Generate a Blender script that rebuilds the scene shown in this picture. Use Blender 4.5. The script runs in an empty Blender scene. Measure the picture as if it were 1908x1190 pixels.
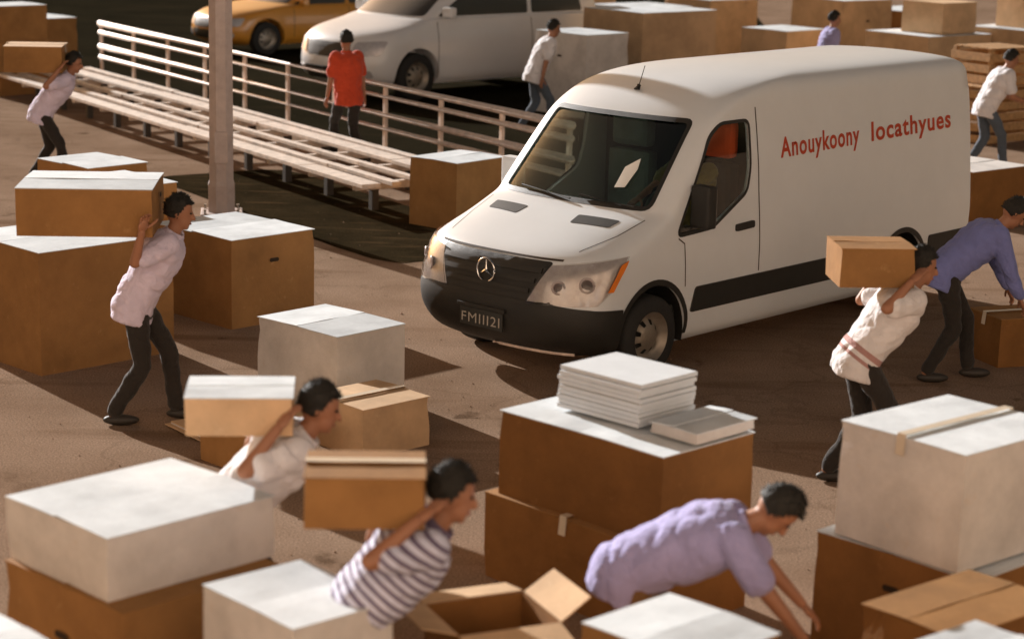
import bpy, bmesh, math, random
import numpy as np
from mathutils import Vector, Matrix, noise
from mathutils.bvhtree import BVHTree

random.seed(7)
R = math.radians
scene = bpy.context.scene
col = scene.collection

# ------------------------------------------------------------------ camera
cam_data = bpy.data.cameras.new('camera')
cam = bpy.data.objects.new('camera', cam_data)
col.objects.link(cam)
cam_data.sensor_width = 36.0
cam_data.lens = 71.91
cam_data.clip_start = 0.1
cam_data.clip_end = 2000
cam.matrix_world = (Matrix.Translation((0, 0, 4.134)) @ Matrix.Rotation(math.pi / 2 - 0.2216, 4, 'X')
                    @ Matrix.Rotation(0.0255, 4, 'Z'))
cam_data.dof.use_dof = True
cam_data.dof.focus_distance = 17.3
cam_data.dof.aperture_fstop = 1.6
scene.camera = cam

# ------------------------------------------------------------------ sky, sun, exposure
SUN_AZ = Vector((-0.61, 0.79, 0)).normalized()          # towards the sun, on the ground
SUN_EL = R(19)
world = bpy.data.worlds.new('World')
scene.world = world
world.use_nodes = True
wn = world.node_tree.nodes
wl = world.node_tree.links
bg = wn['Background']
sky = wn.new('ShaderNodeTexSky')
sky.sky_type = 'NISHITA'
sky.sun_disc = False
sky.sun_elevation = SUN_EL
sky.sun_rotation = math.atan2(SUN_AZ.x, SUN_AZ.y)
sky.dust_density = 4.0
sky.air_density = 1.0
sky.ozone_density = 0.6
tint = wn.new('ShaderNodeMix')
tint.data_type = 'RGBA'
tint.blend_type = 'MULTIPLY'
tint.inputs['Factor'].default_value = 1.0
tint.inputs[7].default_value = (1.0, 0.70, 0.47, 1)      # hazy, warm evening air
wl.new(sky.outputs[0], tint.inputs[6])
wl.new(tint.outputs[2], bg.inputs['Color'])
bg.inputs['Strength'].default_value = 0.05

sun_data = bpy.data.lights.new('sun', 'SUN')
sun = bpy.data.objects.new('sun', sun_data)
col.objects.link(sun)
sun_data.energy = 5.0
sun_data.angle = R(0.6)
sun_data.color = (1.0, 0.99, 0.975)
to_sun = Vector((SUN_AZ.x * math.cos(SUN_EL), SUN_AZ.y * math.cos(SUN_EL), math.sin(SUN_EL)))
sun.rotation_euler = to_sun.to_track_quat('Z', 'Y').to_euler()
sun.location = to_sun * 40

scene.view_settings.view_transform = 'Standard'
scene.view_settings.look = 'None'
scene.view_settings.exposure = 0.68
scene.view_settings.gamma = 1.0

# ------------------------------------------------------------------ materials
MATS = {}


def new_mat(name):
    m = bpy.data.materials.new(name)
    m.use_nodes = True
    MATS[name] = m
    nt = m.node_tree
    return m, nt, nt.nodes, nt.links, nt.nodes['Principled BSDF']


def plain(name, rgb, rough=0.6, metal=0.0, var=0.12, scale=6.0, bump=0.0, bscale=60.0, coat=0.0, spec=0.5):
    """Base colour broken up by two noises, with optional fine relief."""
    m, nt, N, L, b = new_mat(name)
    b.inputs['Roughness'].default_value = rough
    b.inputs['Metallic'].default_value = metal
    b.inputs['Coat Weight'].default_value = coat
    b.inputs['Specular IOR Level'].default_value = spec
    tc = N.new('ShaderNodeTexCoord')
    n1 = N.new('ShaderNodeTexNoise')
    n1.inputs['Scale'].default_value = scale
    n1.inputs['Detail'].default_value = 6
    n1.inputs['Roughness'].default_value = 0.65
    L.new(tc.outputs['Object'], n1.inputs['Vector'])
    r = N.new('ShaderNodeValToRGB')
    lo = [c * (1 - var) for c in rgb]
    hi = [min(1, c * (1 + var)) for c in rgb]
    r.color_ramp.elements[0].position = 0.3
    r.color_ramp.elements[0].color = (*lo, 1)
    r.color_ramp.elements[1].position = 0.7
    r.color_ramp.elements[1].color = (*hi, 1)
    L.new(n1.outputs['Fac'], r.inputs['Fac'])
    L.new(r.outputs['Color'], b.inputs['Base Color'])
    if bump:
        n2 = N.new('ShaderNodeTexNoise')
        n2.inputs['Scale'].default_value = bscale
        n2.inputs['Detail'].default_value = 4
        L.new(tc.outputs['Object'], n2.inputs['Vector'])
        bp = N.new('ShaderNodeBump')
        bp.inputs['Strength'].default_value = bump
        bp.inputs['Distance'].default_value = 0.01
        L.new(n2.outputs['Fac'], bp.inputs['Height'])
        L.new(bp.outputs['Normal'], b.inputs['Normal'])
    return m


def board(name, rgb, scuff, amount=0.5):
    """Corrugated board: fibre mottling, faint flutes, scuffs of another tone, per-box tone shift."""
    m, nt, N, L, b = new_mat(name)
    b.inputs['Roughness'].default_value = 0.85
    b.inputs['Specular IOR Level'].default_value = 0.2
    tc = N.new('ShaderNodeTexCoord')
    oi = N.new('ShaderNodeObjectInfo')
    n1 = N.new('ShaderNodeTexNoise')
    n1.inputs['Scale'].default_value = 3.5
    n1.inputs['Detail'].default_value = 8
    n1.inputs['Roughness'].default_value = 0.7
    add = N.new('ShaderNodeVectorMath')
    add.operation = 'ADD'
    sc = N.new('ShaderNodeVectorMath')
    sc.operation = 'SCALE'
    comb = N.new('ShaderNodeCombineXYZ')
    for k in range(3):
        L.new(oi.outputs['Random'], comb.inputs[k])
    L.new(comb.outputs[0], sc.inputs[0])
    sc.inputs['Scale'].default_value = 37.0
    L.new(tc.outputs['Object'], add.inputs[0])
    L.new(sc.outputs[0], add.inputs[1])
    L.new(add.outputs[0], n1.inputs['Vector'])
    ramp = N.new('ShaderNodeValToRGB')
    e = ramp.color_ramp.elements
    e[0].position, e[0].color = 0.36, (*[c * 0.70 for c in rgb], 1)
    e[1].position, e[1].color = 0.60, (*rgb, 1)
    n0 = N.new('ShaderNodeTexNoise')
    n0.inputs['Scale'].default_value = 1.3
    n0.inputs['Detail'].default_value = 4
    n0.inputs['Distortion'].default_value = 0.8
    L.new(add.outputs[0], n0.inputs['Vector'])
    av = N.new('ShaderNodeMix')
    av.inputs['Factor'].default_value = 0.5
    L.new(n1.outputs['Fac'], av.inputs[2])
    L.new(n0.outputs['Fac'], av.inputs[3])
    L.new(av.outputs[0], ramp.inputs['Fac'])
    n2 = N.new('ShaderNodeTexNoise')
    n2.inputs['Scale'].default_value = 11
    n2.inputs['Detail'].default_value = 9
    n2.inputs['Roughness'].default_value = 0.75
    L.new(add.outputs[0], n2.inputs['Vector'])
    r2 = N.new('ShaderNodeValToRGB')
    r2.color_ramp.elements[0].position = 0.60
    r2.color_ramp.elements[0].color = (0, 0, 0, 1)
    r2.color_ramp.elements[1].position = 0.74
    r2.color_ramp.elements[1].color = (amount, amount, amount, 1)
    L.new(n2.outputs['Fac'], r2.inputs['Fac'])
    mx = N.new('ShaderNodeMix')
    mx.data_type = 'RGBA'
    L.new(r2.outputs['Color'], mx.inputs['Factor'])
    L.new(ramp.outputs['Color'], mx.inputs[6])
    mx.inputs[7].default_value = (*scuff, 1)
    hsv = N.new('ShaderNodeHueSaturation')
    mr = N.new('ShaderNodeMapRange')
    mr.inputs['To Min'].default_value = 0.86
    mr.inputs['To Max'].default_value = 1.12
    L.new(oi.outputs['Random'], mr.inputs['Value'])
    L.new(mr.outputs[0], hsv.inputs['Value'])
    L.new(mx.outputs[2], hsv.inputs['Color'])
    L.new(hsv.outputs[0], b.inputs['Base Color'])
    n3 = N.new('ShaderNodeTexNoise')
    n3.inputs['Scale'].default_value = 45
    n3.inputs['Detail'].default_value = 5
    L.new(add.outputs[0], n3.inputs['Vector'])
    bp = N.new('ShaderNodeBump')
    bp.inputs['Strength'].default_value = 0.35
    bp.inputs['Distance'].default_value = 0.006
    L.new(n3.outputs['Fac'], bp.inputs['Height'])
    L.new(bp.outputs['Normal'], b.inputs['Normal'])
    return m


def cloth(name, rgb, stripe=None, period=0.05, duty=0.45, bands=None):
    """Woven cloth; optional horizontal stripes of another colour, or single bands at given heights."""
    m, nt, N, L, b = new_mat(name)
    b.inputs['Roughness'].default_value = 0.9
    b.inputs['Specular IOR Level'].default_value = 0.15
    b.inputs['Sheen Weight'].default_value = 0.15
    tc = N.new('ShaderNodeTexCoord')
    n1 = N.new('ShaderNodeTexNoise')
    n1.inputs['Scale'].default_value = 9
    n1.inputs['Detail'].default_value = 5
    L.new(tc.outputs['Object'], n1.inputs['Vector'])
    ramp = N.new('ShaderNodeValToRGB')
    ramp.color_ramp.elements[0].position = 0.3
    ramp.color_ramp.elements[0].color = (*[c * 0.85 for c in rgb], 1)
    ramp.color_ramp.elements[1].position = 0.7
    ramp.color_ramp.elements[1].color = (*rgb, 1)
    L.new(n1.outputs['Fac'], ramp.inputs['Fac'])
    last = ramp.outputs['Color']
    if stripe is not None:
        at = N.new('ShaderNodeAttribute')
        at.attribute_name = 'spine'
        if bands is None:
            mu = N.new('ShaderNodeMath')
            mu.operation = 'DIVIDE'
            mu.inputs[1].default_value = period
            L.new(at.outputs['Fac'], mu.inputs[0])
            fr = N.new('ShaderNodeMath')
            fr.operation = 'FRACT'
            L.new(mu.outputs[0], fr.inputs[0])
            lt = N.new('ShaderNodeMath')
            lt.operation = 'LESS_THAN'
            lt.inputs[1].default_value = duty
            L.new(fr.outputs[0], lt.inputs[0])
            fac = lt.outputs[0]
        else:
            fac = None
            for (z, w) in bands:
                s = N.new('ShaderNodeMath')
                s.operation = 'COMPARE'
                s.inputs[1].default_value = z
                s.inputs[2].default_value = w
                L.new(at.outputs['Fac'], s.inputs[0])
                if fac is None:
                    fac = s.outputs[0]
                else:
                    ad = N.new('ShaderNodeMath')
                    ad.operation = 'MAXIMUM'
                    L.new(fac, ad.inputs[0])
                    L.new(s.outputs[0], ad.inputs[1])
                    fac = ad.outputs[0]
        mx = N.new('ShaderNodeMix')
        mx.data_type = 'RGBA'
        L.new(fac, mx.inputs['Factor'])
        L.new(last, mx.inputs[6])
        mx.inputs[7].default_value = (*stripe, 1)
        last = mx.outputs[2]
    L.new(last, b.inputs['Base Color'])
    n2 = N.new('ShaderNodeTexNoise')
    n2.inputs['Scale'].default_value = 14
    n2.inputs['Detail'].default_value = 3
    n2.inputs['Distortion'].default_value = 1.2
    L.new(tc.outputs['Object'], n2.inputs['Vector'])
    bp = N.new('ShaderNodeBump')
    bp.inputs['Strength'].default_value = 0.5
    bp.inputs['Distance'].default_value = 0.03
    L.new(n2.outputs['Fac'], bp.inputs['Height'])
    L.new(bp.outputs['Normal'], b.inputs['Normal'])
    return m


def ground_mat(name, rgb, dark, stain, speck=0.35, scale=1.0):
    """Worn road surface: broad tone, stains with their own outlines, aggregate speckle and relief."""
    m, nt, N, L, b = new_mat(name)
    b.inputs['Roughness'].default_value = 1.0
    b.inputs['Specular IOR Level'].default_value = 0.0
    tc = N.new('ShaderNodeTexCoord')
    n1 = N.new('ShaderNodeTexNoise')
    n1.inputs['Scale'].default_value = 0.55 * scale
    n1.inputs['Detail'].default_value = 9
    n1.inputs['Roughness'].default_value = 0.65
    L.new(tc.outputs['Object'], n1.inputs['Vector'])
    r1 = N.new('ShaderNodeValToRGB')
    r1.color_ramp.elements[0].position, r1.color_ramp.elements[0].color = 0.32, (*dark, 1)
    r1.color_ramp.elements[1].position, r1.color_ramp.elements[1].color = 0.62, (*rgb, 1)
    L.new(n1.outputs['Fac'], r1.inputs['Fac'])
    mp = N.new('ShaderNodeMapping')
    mp.inputs['Rotation'].default_value = (0, 0, R(-57))
    mp.inputs['Scale'].default_value = (0.22, 1.5, 1)
    L.new(tc.outputs['Object'], mp.inputs['Vector'])
    n2 = N.new('ShaderNodeTexNoise')
    n2.inputs['Scale'].default_value = 1.6 * scale
    n2.inputs['Detail'].default_value = 7
    L.new(mp.outputs[0], n2.inputs['Vector'])
    r2 = N.new('ShaderNodeValToRGB')
    r2.color_ramp.elements[0].position, r2.color_ramp.elements[0].color = 0.56, (0, 0, 0, 1)
    r2.color_ramp.elements[1].position, r2.color_ramp.elements[1].color = 0.72, (0.55, 0.55, 0.55, 1)
    L.new(n2.outputs['Fac'], r2.inputs['Fac'])
    mx = N.new('ShaderNodeMix')
    mx.data_type = 'RGBA'
    L.new(r2.outputs['Color'], mx.inputs['Factor'])
    L.new(r1.outputs['Color'], mx.inputs[6])
    mx.inputs[7].default_value = (*stain, 1)
    n3 = N.new('ShaderNodeTexNoise')
    n3.inputs['Scale'].default_value = 70
    n3.inputs['Detail'].default_value = 3
    L.new(tc.outputs['Object'], n3.inputs['Vector'])
    mr = N.new('ShaderNodeMapRange')
    mr.inputs['From Min'].default_value = 0.3
    mr.inputs['From Max'].default_value = 0.7
    mr.inputs['To Min'].default_value = 1 - speck
    mr.inputs['To Max'].default_value = 1 + speck
    L.new(n3.outputs['Fac'], mr.inputs['Value'])
    # cracks and oil drips
    vo = N.new('ShaderNodeTexVoronoi')
    vo.feature = 'DISTANCE_TO_EDGE'
    vo.inputs['Scale'].default_value = 0.42
    wv_ = N.new('ShaderNodeVectorMath')
    wv_.operation = 'ADD'
    n4 = N.new('ShaderNodeTexNoise')
    n4.inputs['Scale'].default_value = 1.4
    n4.inputs['Detail'].default_value = 6
    L.new(tc.outputs['Object'], n4.inputs['Vector'])
    L.new(tc.outputs['Object'], wv_.inputs[0])
    L.new(n4.outputs['Color'], wv_.inputs[1])
    L.new(wv_.outputs[0], vo.inputs['Vector'])
    cr = N.new('ShaderNodeMapRange')
    cr.inputs['From Min'].default_value = 0.004
    cr.inputs['From Max'].default_value = 0.011
    cr.inputs['To Min'].default_value = 0.16
    cr.inputs['To Max'].default_value = 0.0
    L.new(vo.outputs['Distance'], cr.inputs['Value'])
    n5 = N.new('ShaderNodeTexNoise')
    n5.inputs['Scale'].default_value = 2.1
    n5.inputs['Detail'].default_value = 5
    L.new(tc.outputs['Object'], n5.inputs['Vector'])
    oil = N.new('ShaderNodeMapRange')
    oil.inputs['From Min'].default_value = 0.66
    oil.inputs['From Max'].default_value = 0.72
    oil.inputs['To Max'].default_value = 0.6
    L.new(n5.outputs['Fac'], oil.inputs['Value'])
    mxx = N.new('ShaderNodeMath')
    mxx.operation = 'MAXIMUM'
    L.new(cr.outputs[0], mxx.inputs[0])
    L.new(oil.outputs[0], mxx.inputs[1])
    mx2 = N.new('ShaderNodeMix')
    mx2.data_type = 'RGBA'
    L.new(mxx.outputs[0], mx2.inputs['Factor'])
    L.new(mx.outputs[2], mx2.inputs[6])
    mx2.inputs[7].default_value = (*[c * 0.45 for c in stain], 1)
    hs = N.new('ShaderNodeHueSaturation')
    L.new(mr.outputs[0], hs.inputs['Value'])
    L.new(mx2.outputs[2], hs.inputs['Color'])
    L.new(hs.outputs[0], b.inputs['Base Color'])
    bp = N.new('ShaderNodeBump')
    bp.inputs['Strength'].default_value = 0.3
    bp.inputs['Distance'].default_value = 0.012
    L.new(n3.outputs['Fac'], bp.inputs['Height'])
    L.new(bp.outputs['Normal'], b.inputs['Normal'])
    return m


ground_mat('tan_road', (0.295, 0.205, 0.145), (0.205, 0.135, 0.09), (0.12, 0.066, 0.034))
ground_mat('dark_lane', (0.024, 0.02, 0.012), (0.015, 0.013, 0.008), (0.04, 0.028, 0.016))
ground_mat('shade_ground', (0.035, 0.025, 0.013), (0.02, 0.015, 0.008), (0.10, 0.06, 0.03), scale=3)  # dark colour for the shade painted before the platform
plain('bounce_facade', (0.72, 0.58, 0.45), rough=0.9, var=0.1, scale=1.5, bump=0.2)  # wall colour of the added house that bounces sunlight
ground_mat('kerb_concrete', (0.62, 0.50, 0.40), (0.48, 0.37, 0.28), (0.30, 0.2, 0.13), scale=3)
ground_mat('line_paint', (0.74, 0.66, 0.57), (0.6, 0.5, 0.4), (0.36, 0.24, 0.15), scale=4)
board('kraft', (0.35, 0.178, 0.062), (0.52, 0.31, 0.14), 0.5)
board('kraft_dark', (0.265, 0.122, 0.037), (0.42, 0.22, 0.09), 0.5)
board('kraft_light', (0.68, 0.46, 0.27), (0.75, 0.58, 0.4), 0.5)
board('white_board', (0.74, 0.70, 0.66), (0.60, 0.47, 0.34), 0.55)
board('sunlit_lid', (0.71, 0.755, 0.78), (0.55, 0.55, 0.52), 0.4)  # carton tops coloured white to paint in the sun on them
plain('hole_dark', (0.03, 0.016, 0.006), rough=0.95)
plain('tape', (0.66, 0.56, 0.43), rough=0.25, var=0.08)
plain('paper', (0.62, 0.655, 0.68), rough=0.8, var=0.06)
plain('van_white', (0.72, 0.755, 0.775), rough=0.32, var=0.03, scale=2, coat=0.35)
plain('silver_white', (0.74, 0.74, 0.74), rough=0.3, var=0.03, scale=2, coat=0.4)
plain('taxi_yellow', (0.62, 0.27, 0.035), rough=0.3, var=0.05, scale=2, coat=0.4)
plain('black_paint', (0.03, 0.028, 0.022), rough=0.3, var=0.1, coat=0.4)
plain('black_plastic', (0.018, 0.017, 0.014), rough=0.55, var=0.2, bump=0.2, bscale=300)
plain('seam', (0.05, 0.035, 0.025), rough=0.8)
plain('rubber', (0.017, 0.016, 0.014), rough=0.8, var=0.25, bump=0.2)
plain('rim_steel', (0.30, 0.26, 0.21), rough=0.45, metal=0.6, var=0.2)
plain('chrome', (0.75, 0.74, 0.72), rough=0.12, metal=1.0, var=0.03)
plain('lamp_reflector', (0.58, 0.55, 0.55), rough=0.25, metal=0.3, var=0.14, scale=20)
plain('amber', (0.75, 0.20, 0.02), rough=0.2, var=0.1)
plain('lamp_dark', (0.10, 0.085, 0.085), rough=0.15, var=0.1)
plain('lamp_grey', (0.42, 0.36, 0.35), rough=0.3, var=0.1)
plain('seat_red', (0.92, 0.13, 0.03), rough=0.8, var=0.1)
plain('wood', (0.46, 0.27, 0.12), rough=0.8, var=0.3, scale=14, bump=0.3)
plain('red_lens', (0.45, 0.02, 0.01), rough=0.2)
plain('interior', (0.03, 0.032, 0.03), rough=0.8, var=0.2)
plain('seat_teal', (0.19, 0.235, 0.215), rough=0.85, var=0.2)
plain('red_letter', (0.46, 0.05, 0.012), rough=0.5)
plain('note_paper', (0.9, 0.9, 0.86), rough=0.8, var=0.03)
plain('plate_dark', (0.03, 0.03, 0.025), rough=0.4)
plain('plate_ink', (0.42, 0.38, 0.32), rough=0.5)
plain('rail_paint', (0.70, 0.56, 0.47), rough=0.45, var=0.18, scale=9, bump=0.15)
plain('leg_shade', (0.05, 0.04, 0.03), rough=0.6, var=0.2)  # legs coloured dark to deepen the shade under the platform
plain('slat_paint', (0.66, 0.55, 0.46), rough=0.6, var=0.25, scale=7, bump=0.25)
plain('pole_paint', (0.45, 0.36, 0.32), rough=0.55, var=0.16, scale=5, bump=0.3, bscale=40)
plain('skin_tan', (0.34, 0.155, 0.085), rough=0.55, var=0.1)
plain('skin_brown', (0.19, 0.085, 0.045), rough=0.55, var=0.1)
plain('hair_dark', (0.016, 0.014, 0.010), rough=0.7, var=0.4, scale=40, bump=0.8, bscale=120)
plain('eye_dark', (0.02, 0.015, 0.01), rough=0.2)
plain('lip', (0.26, 0.09, 0.06), rough=0.5)
plain('shoe_dark', (0.03, 0.024, 0.018), rough=0.6)
plain('strap_plastic', (0.78, 0.68, 0.58), rough=0.4)
cloth('shirt_white', (0.80, 0.79, 0.82))
cloth('shirt_hem', (0.78, 0.75, 0.75), stripe=(0.42, 0.24, 0.22), bands=[(-0.03, 0.012), (0.03, 0.02)])
cloth('shirt_lilac', (0.38, 0.36, 0.62))
cloth('shirt_pale_lilac', (0.70, 0.63, 0.78))
cloth('shirt_blue', (0.20, 0.225, 0.50))
cloth('shirt_navy', (0.10, 0.10, 0.18))
cloth('shirt_olive', (0.20, 0.17, 0.05))
cloth('shirt_red', (0.62, 0.075, 0.03))
cloth('shirt_striped', (0.66, 0.68, 0.84), stripe=(0.15, 0.12, 0.19), period=0.042, duty=0.42)
cloth('trouser_dark', (0.035, 0.03, 0.026))
cloth('trouser_denim', (0.10, 0.125, 0.16))
cloth('trouser_brown', (0.20, 0.11, 0.05))

gm, gnt, GN, GL, gb = new_mat('glass')
gb.inputs['Base Color'].default_value = (0.43, 0.53, 0.48, 1)
gb.inputs['Transmission Weight'].default_value = 1.0
gb.inputs['Roughness'].default_value = 0.01
gb.inputs['IOR'].default_value = 1.45
gm, gnt, GN, GL, gb = new_mat('glass_clear')
gb.inputs['Base Color'].default_value = (0.85, 0.9, 0.88, 1)
gb.inputs['Transmission Weight'].default_value = 1.0
gb.inputs['Roughness'].default_value = 0.01
gb.inputs['IOR'].default_value = 1.45
gm, gnt, GN, GL, gb = new_mat('thin_paper')
tr_ = GN.new('ShaderNodeBsdfTranslucent')
tr_.inputs['Color'].default_value = (0.95, 0.95, 0.9, 1)
gb.inputs['Base Color'].default_value = (0.9, 0.9, 0.86, 1)
ms_ = GN.new('ShaderNodeMixShader')
ms_.inputs[0].default_value = 0.5
GL.new(gb.outputs[0], ms_.inputs[1])
GL.new(tr_.outputs[0], ms_.inputs[2])
GL.new(ms_.outputs[0], GN['Material Output'].inputs['Surface'])
lm, lnt, LN, LL, lb = new_mat('clear_lens')
lb.inputs['Base Color'].default_value = (0.95, 0.93, 0.9, 1)
lb.inputs['Transmission Weight'].default_value = 1.0
lb.inputs['Roughness'].default_value = 0.08
lb.inputs['IOR'].default_value = 1.3


# ------------------------------------------------------------------ object helpers
def link(o, parent=None):
    col.objects.link(o)
    if parent is not None:
        o.parent = parent
    return o


def finish(name, bm, mat, parent=None, smooth=False, loc=None, rotz=0.0, thick=0.0):
    if thick:
        bmesh.ops.recalc_face_normals(bm, faces=bm.faces[:])
        bmesh.ops.solidify(bm, geom=bm.faces[:], thickness=thick)
    bmesh.ops.recalc_face_normals(bm, faces=bm.faces[:])
    me = bpy.data.meshes.new(name)
    bm.to_mesh(me)
    bm.free()
    for m in (mat if isinstance(mat, (list, tuple)) else [mat]):
        me.materials.append(MATS[m])
    if smooth:
        for p in me.polygons:
            p.use_smooth = True
    o = bpy.data.objects.new(name, me)
    link(o, parent)
    if loc is not None:
        o.location = loc
    o.rotation_euler.z = rotz
    return o


def thing(name, label, cat, loc=(0, 0, 0), rotz=0.0, group=None):
    o = bpy.data.objects.new(name, None)
    link(o)
    o.location = loc
    o.rotation_euler = (0, 0, rotz)
    o.empty_display_size = 0.2
    tag(o, label, cat, group)
    return o


def tag(o, label, cat, group=None):
    o['label'] = label
    o['category'] = cat
    if group:
        o['group'] = group
    return o


def structure(o):
    o['kind'] = 'structure'
    return o


def add_box(bm, lo, hi, bevel=0.0, mat=0):
    vs = [bm.verts.new((x, y, z)) for z in (lo[2], hi[2]) for y in (lo[1], hi[1]) for x in (lo[0], hi[0])]
    idx = [(0, 2, 3, 1), (4, 5, 7, 6), (0, 1, 5, 4), (2, 6, 7, 3), (0, 4, 6, 2), (1, 3, 7, 5)]
    fs = [bm.faces.new([vs[i] for i in q]) for q in idx]
    for f in fs:
        f.material_index = mat
    if bevel:
        es = list({e for f in fs for e in f.edges})
        bmesh.ops.bevel(bm, geom=es, offset=bevel, segments=2, affect='EDGES', profile=0.6)
    return vs


def ring_loft(bm, rings, cap=True):
    """Skin a list of closed rings (lists of points)."""
    vr = [[bm.verts.new(p) for p in r] for r in rings]
    n = len(vr[0])
    for a, b in zip(vr[:-1], vr[1:]):
        for i in range(n):
            j = (i + 1) % n
            bm.faces.new((a[i], a[j], b[j], b[i]))
    if cap:
        bm.faces.new(vr[0][::-1])
        bm.faces.new(vr[-1])
    return vr


def frame_of(d):
    d = Vector(d).normalized()
    up = Vector((0, 0, 1)) if abs(d.z) < 0.9 else Vector((1, 0, 0))
    x = d.cross(up).normalized()
    y = x.cross(d).normalized()
    return x, y, d


def add_tube(bm, pts, radii, seg=10):
    """Tube through points with a radius at each."""
    pts = [Vector(p) for p in pts]
    if not isinstance(radii, (list, tuple)):
        radii = [radii] * len(pts)
    rings = []
    px = None
    for i, p in enumerate(pts):
        d = (pts[min(i + 1, len(pts) - 1)] - pts[max(i - 1, 0)]).normalized()
        if px is None:
            x, y, _ = frame_of(d)
        else:
            x = (px - d * px.dot(d)).normalized()
            y = d.cross(x)
        px = x
        rings.append([p + x * radii[i] * math.cos(t) + y * radii[i] * math.sin(t)
                      for t in [2 * math.pi * k / seg for k in range(seg)]])
    ring_loft(bm, rings)


def add_ball(bm, c, r, rot=None, u=14, v=10):
    mat = Matrix.Translation(c) @ (rot.to_4x4() if rot is not None else Matrix.Identity(4)) @ Matrix.Diagonal((*r, 1))
    bmesh.ops.create_uvsphere(bm, u_segments=u, v_segments=v, radius=1.0, matrix=mat)


def add_capsule(bm, a, b, ra, rb, seg=10):
    """Rounded, tapered limb segment."""
    a, b = Vector(a), Vector(b)
    d = (b - a)
    if d.length < 1e-6:
        return
    d.normalize()
    pts, rad = [], []
    for k in range(4):
        t = math.pi / 2 * k / 4
        pts.append(a - d * ra * math.cos(t)); rad.append(max(ra * math.sin(t), ra * 0.05))
    pts.append(a); rad.append(ra)
    pts.append((a + b) / 2); rad.append((ra + rb) / 2)
    pts.append(b); rad.append(rb)
    for k in range(3, -1, -1):
        t = math.pi / 2 * k / 4
        pts.append(b + d * rb * math.cos(t)); rad.append(max(rb * math.sin(t), rb * 0.05))
    add_tube(bm, pts, rad, seg)


def apply_mods(o, mods):
    """Bake a list of (type, settings) modifiers into the object's mesh."""
    for t, s in mods:
        m = o.modifiers.new(t, t)
        for k, v in s.items():
            setattr(m, k, v)
    dg = bpy.context.evaluated_depsgraph_get()
    me = bpy.data.meshes.new_from_object(o.evaluated_get(dg))
    old = o.data
    o.modifiers.clear()
    o.data = me
    me.name = old.name
    bpy.data.meshes.remove(old)
    return o


def smooth_all(o):
    for p in o.data.polygons:
        p.use_smooth = True


def ripple(o, fn):
    """Push a mesh in and out along its normals."""
    n = len(o.data.vertices)
    co, no = np.empty(n * 3, 'f'), np.empty(n * 3, 'f')
    o.data.vertices.foreach_get('co', co)
    o.data.vertices.foreach_get('normal', no)
    co, no = co.reshape(-1, 3), no.reshape(-1, 3)
    g = np.array([fn(Vector(c)) for c in co.tolist()], 'f')
    co = co + no * g[:, None]
    o.data.vertices.foreach_set('co', co.ravel())
    o.data.update()


# ------------------------------------------------------------------ ground
def sheet(name, pts, z, mat, thick=None):
    bm = bmesh.new()
    if thick is None:
        bm.faces.new([bm.verts.new((x, y, z)) for x, y in pts])
    else:
        ring_loft(bm, [[(x, y, z - thick) for x, y in pts], [(x, y, z) for x, y in pts]])
        es = [e for e in bm.edges if all(abs(v.co.z - z) < 1e-5 for v in e.verts)]
        bmesh.ops.bevel(bm, geom=es, offset=0.02, segments=2, affect='EDGES')
    return structure(finish(name, bm, mat))


sheet('road', [(-400, -100), (400, -100), (400, 900), (-400, 900)], 0.0, 'tan_road')

FD = Vector((0.540, -0.842, 0)).normalized()            # direction of the pedestrian fence
FN = Vector((-FD.y, FD.x, 0))                           # towards the parking lane behind it
FA = Vector((-7.55, 37.05, 0))                          # far end of the fence


def along(t, n):
    p = FA + FD * t + FN * n
    return (p.x, p.y)


sheet('parking_lane', [along(-60, 0.22), along(15.4, 0.22), (1.6, 25.0), (3.2, 34), (6, 46), (12, 160), (-60, 160)], 0.004, 'dark_lane')  # lane surface much darker than the road
# ragged dark sheet that paints in the shade before the platform
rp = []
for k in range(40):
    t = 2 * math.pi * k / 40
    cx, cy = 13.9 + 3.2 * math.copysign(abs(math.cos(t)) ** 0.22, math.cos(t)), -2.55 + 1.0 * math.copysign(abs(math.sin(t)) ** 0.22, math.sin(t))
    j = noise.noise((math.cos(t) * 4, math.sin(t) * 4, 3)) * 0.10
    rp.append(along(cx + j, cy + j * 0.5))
sheet('shade_patch', rp, 0.004, 'shade_ground')

kerb = structure(finish('kerb', bmesh.new(), 'kerb_concrete'))
t = -1.0
while t < 15.2:
    bm = bmesh.new()
    p = [along(t + 0.006, -0.30), along(t + 0.994, -0.30), along(t + 0.994, 0.22), along(t + 0.006, 0.22)]
    dz = random.uniform(-0.006, 0.006)
    ring_loft(bm, [[(x, y, 0.0) for x, y in p], [(x, y, 0.14 + dz) for x, y in p]])
    es = [e for e in bm.edges if all(v.co.z > 0.1 for v in e.verts)]
    bmesh.ops.bevel(bm, geom=es, offset=0.018, segments=2, affect='EDGES')
    finish('kerb_stone', bm, 'kerb_concrete', kerb)
    t += 1.0

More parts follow.
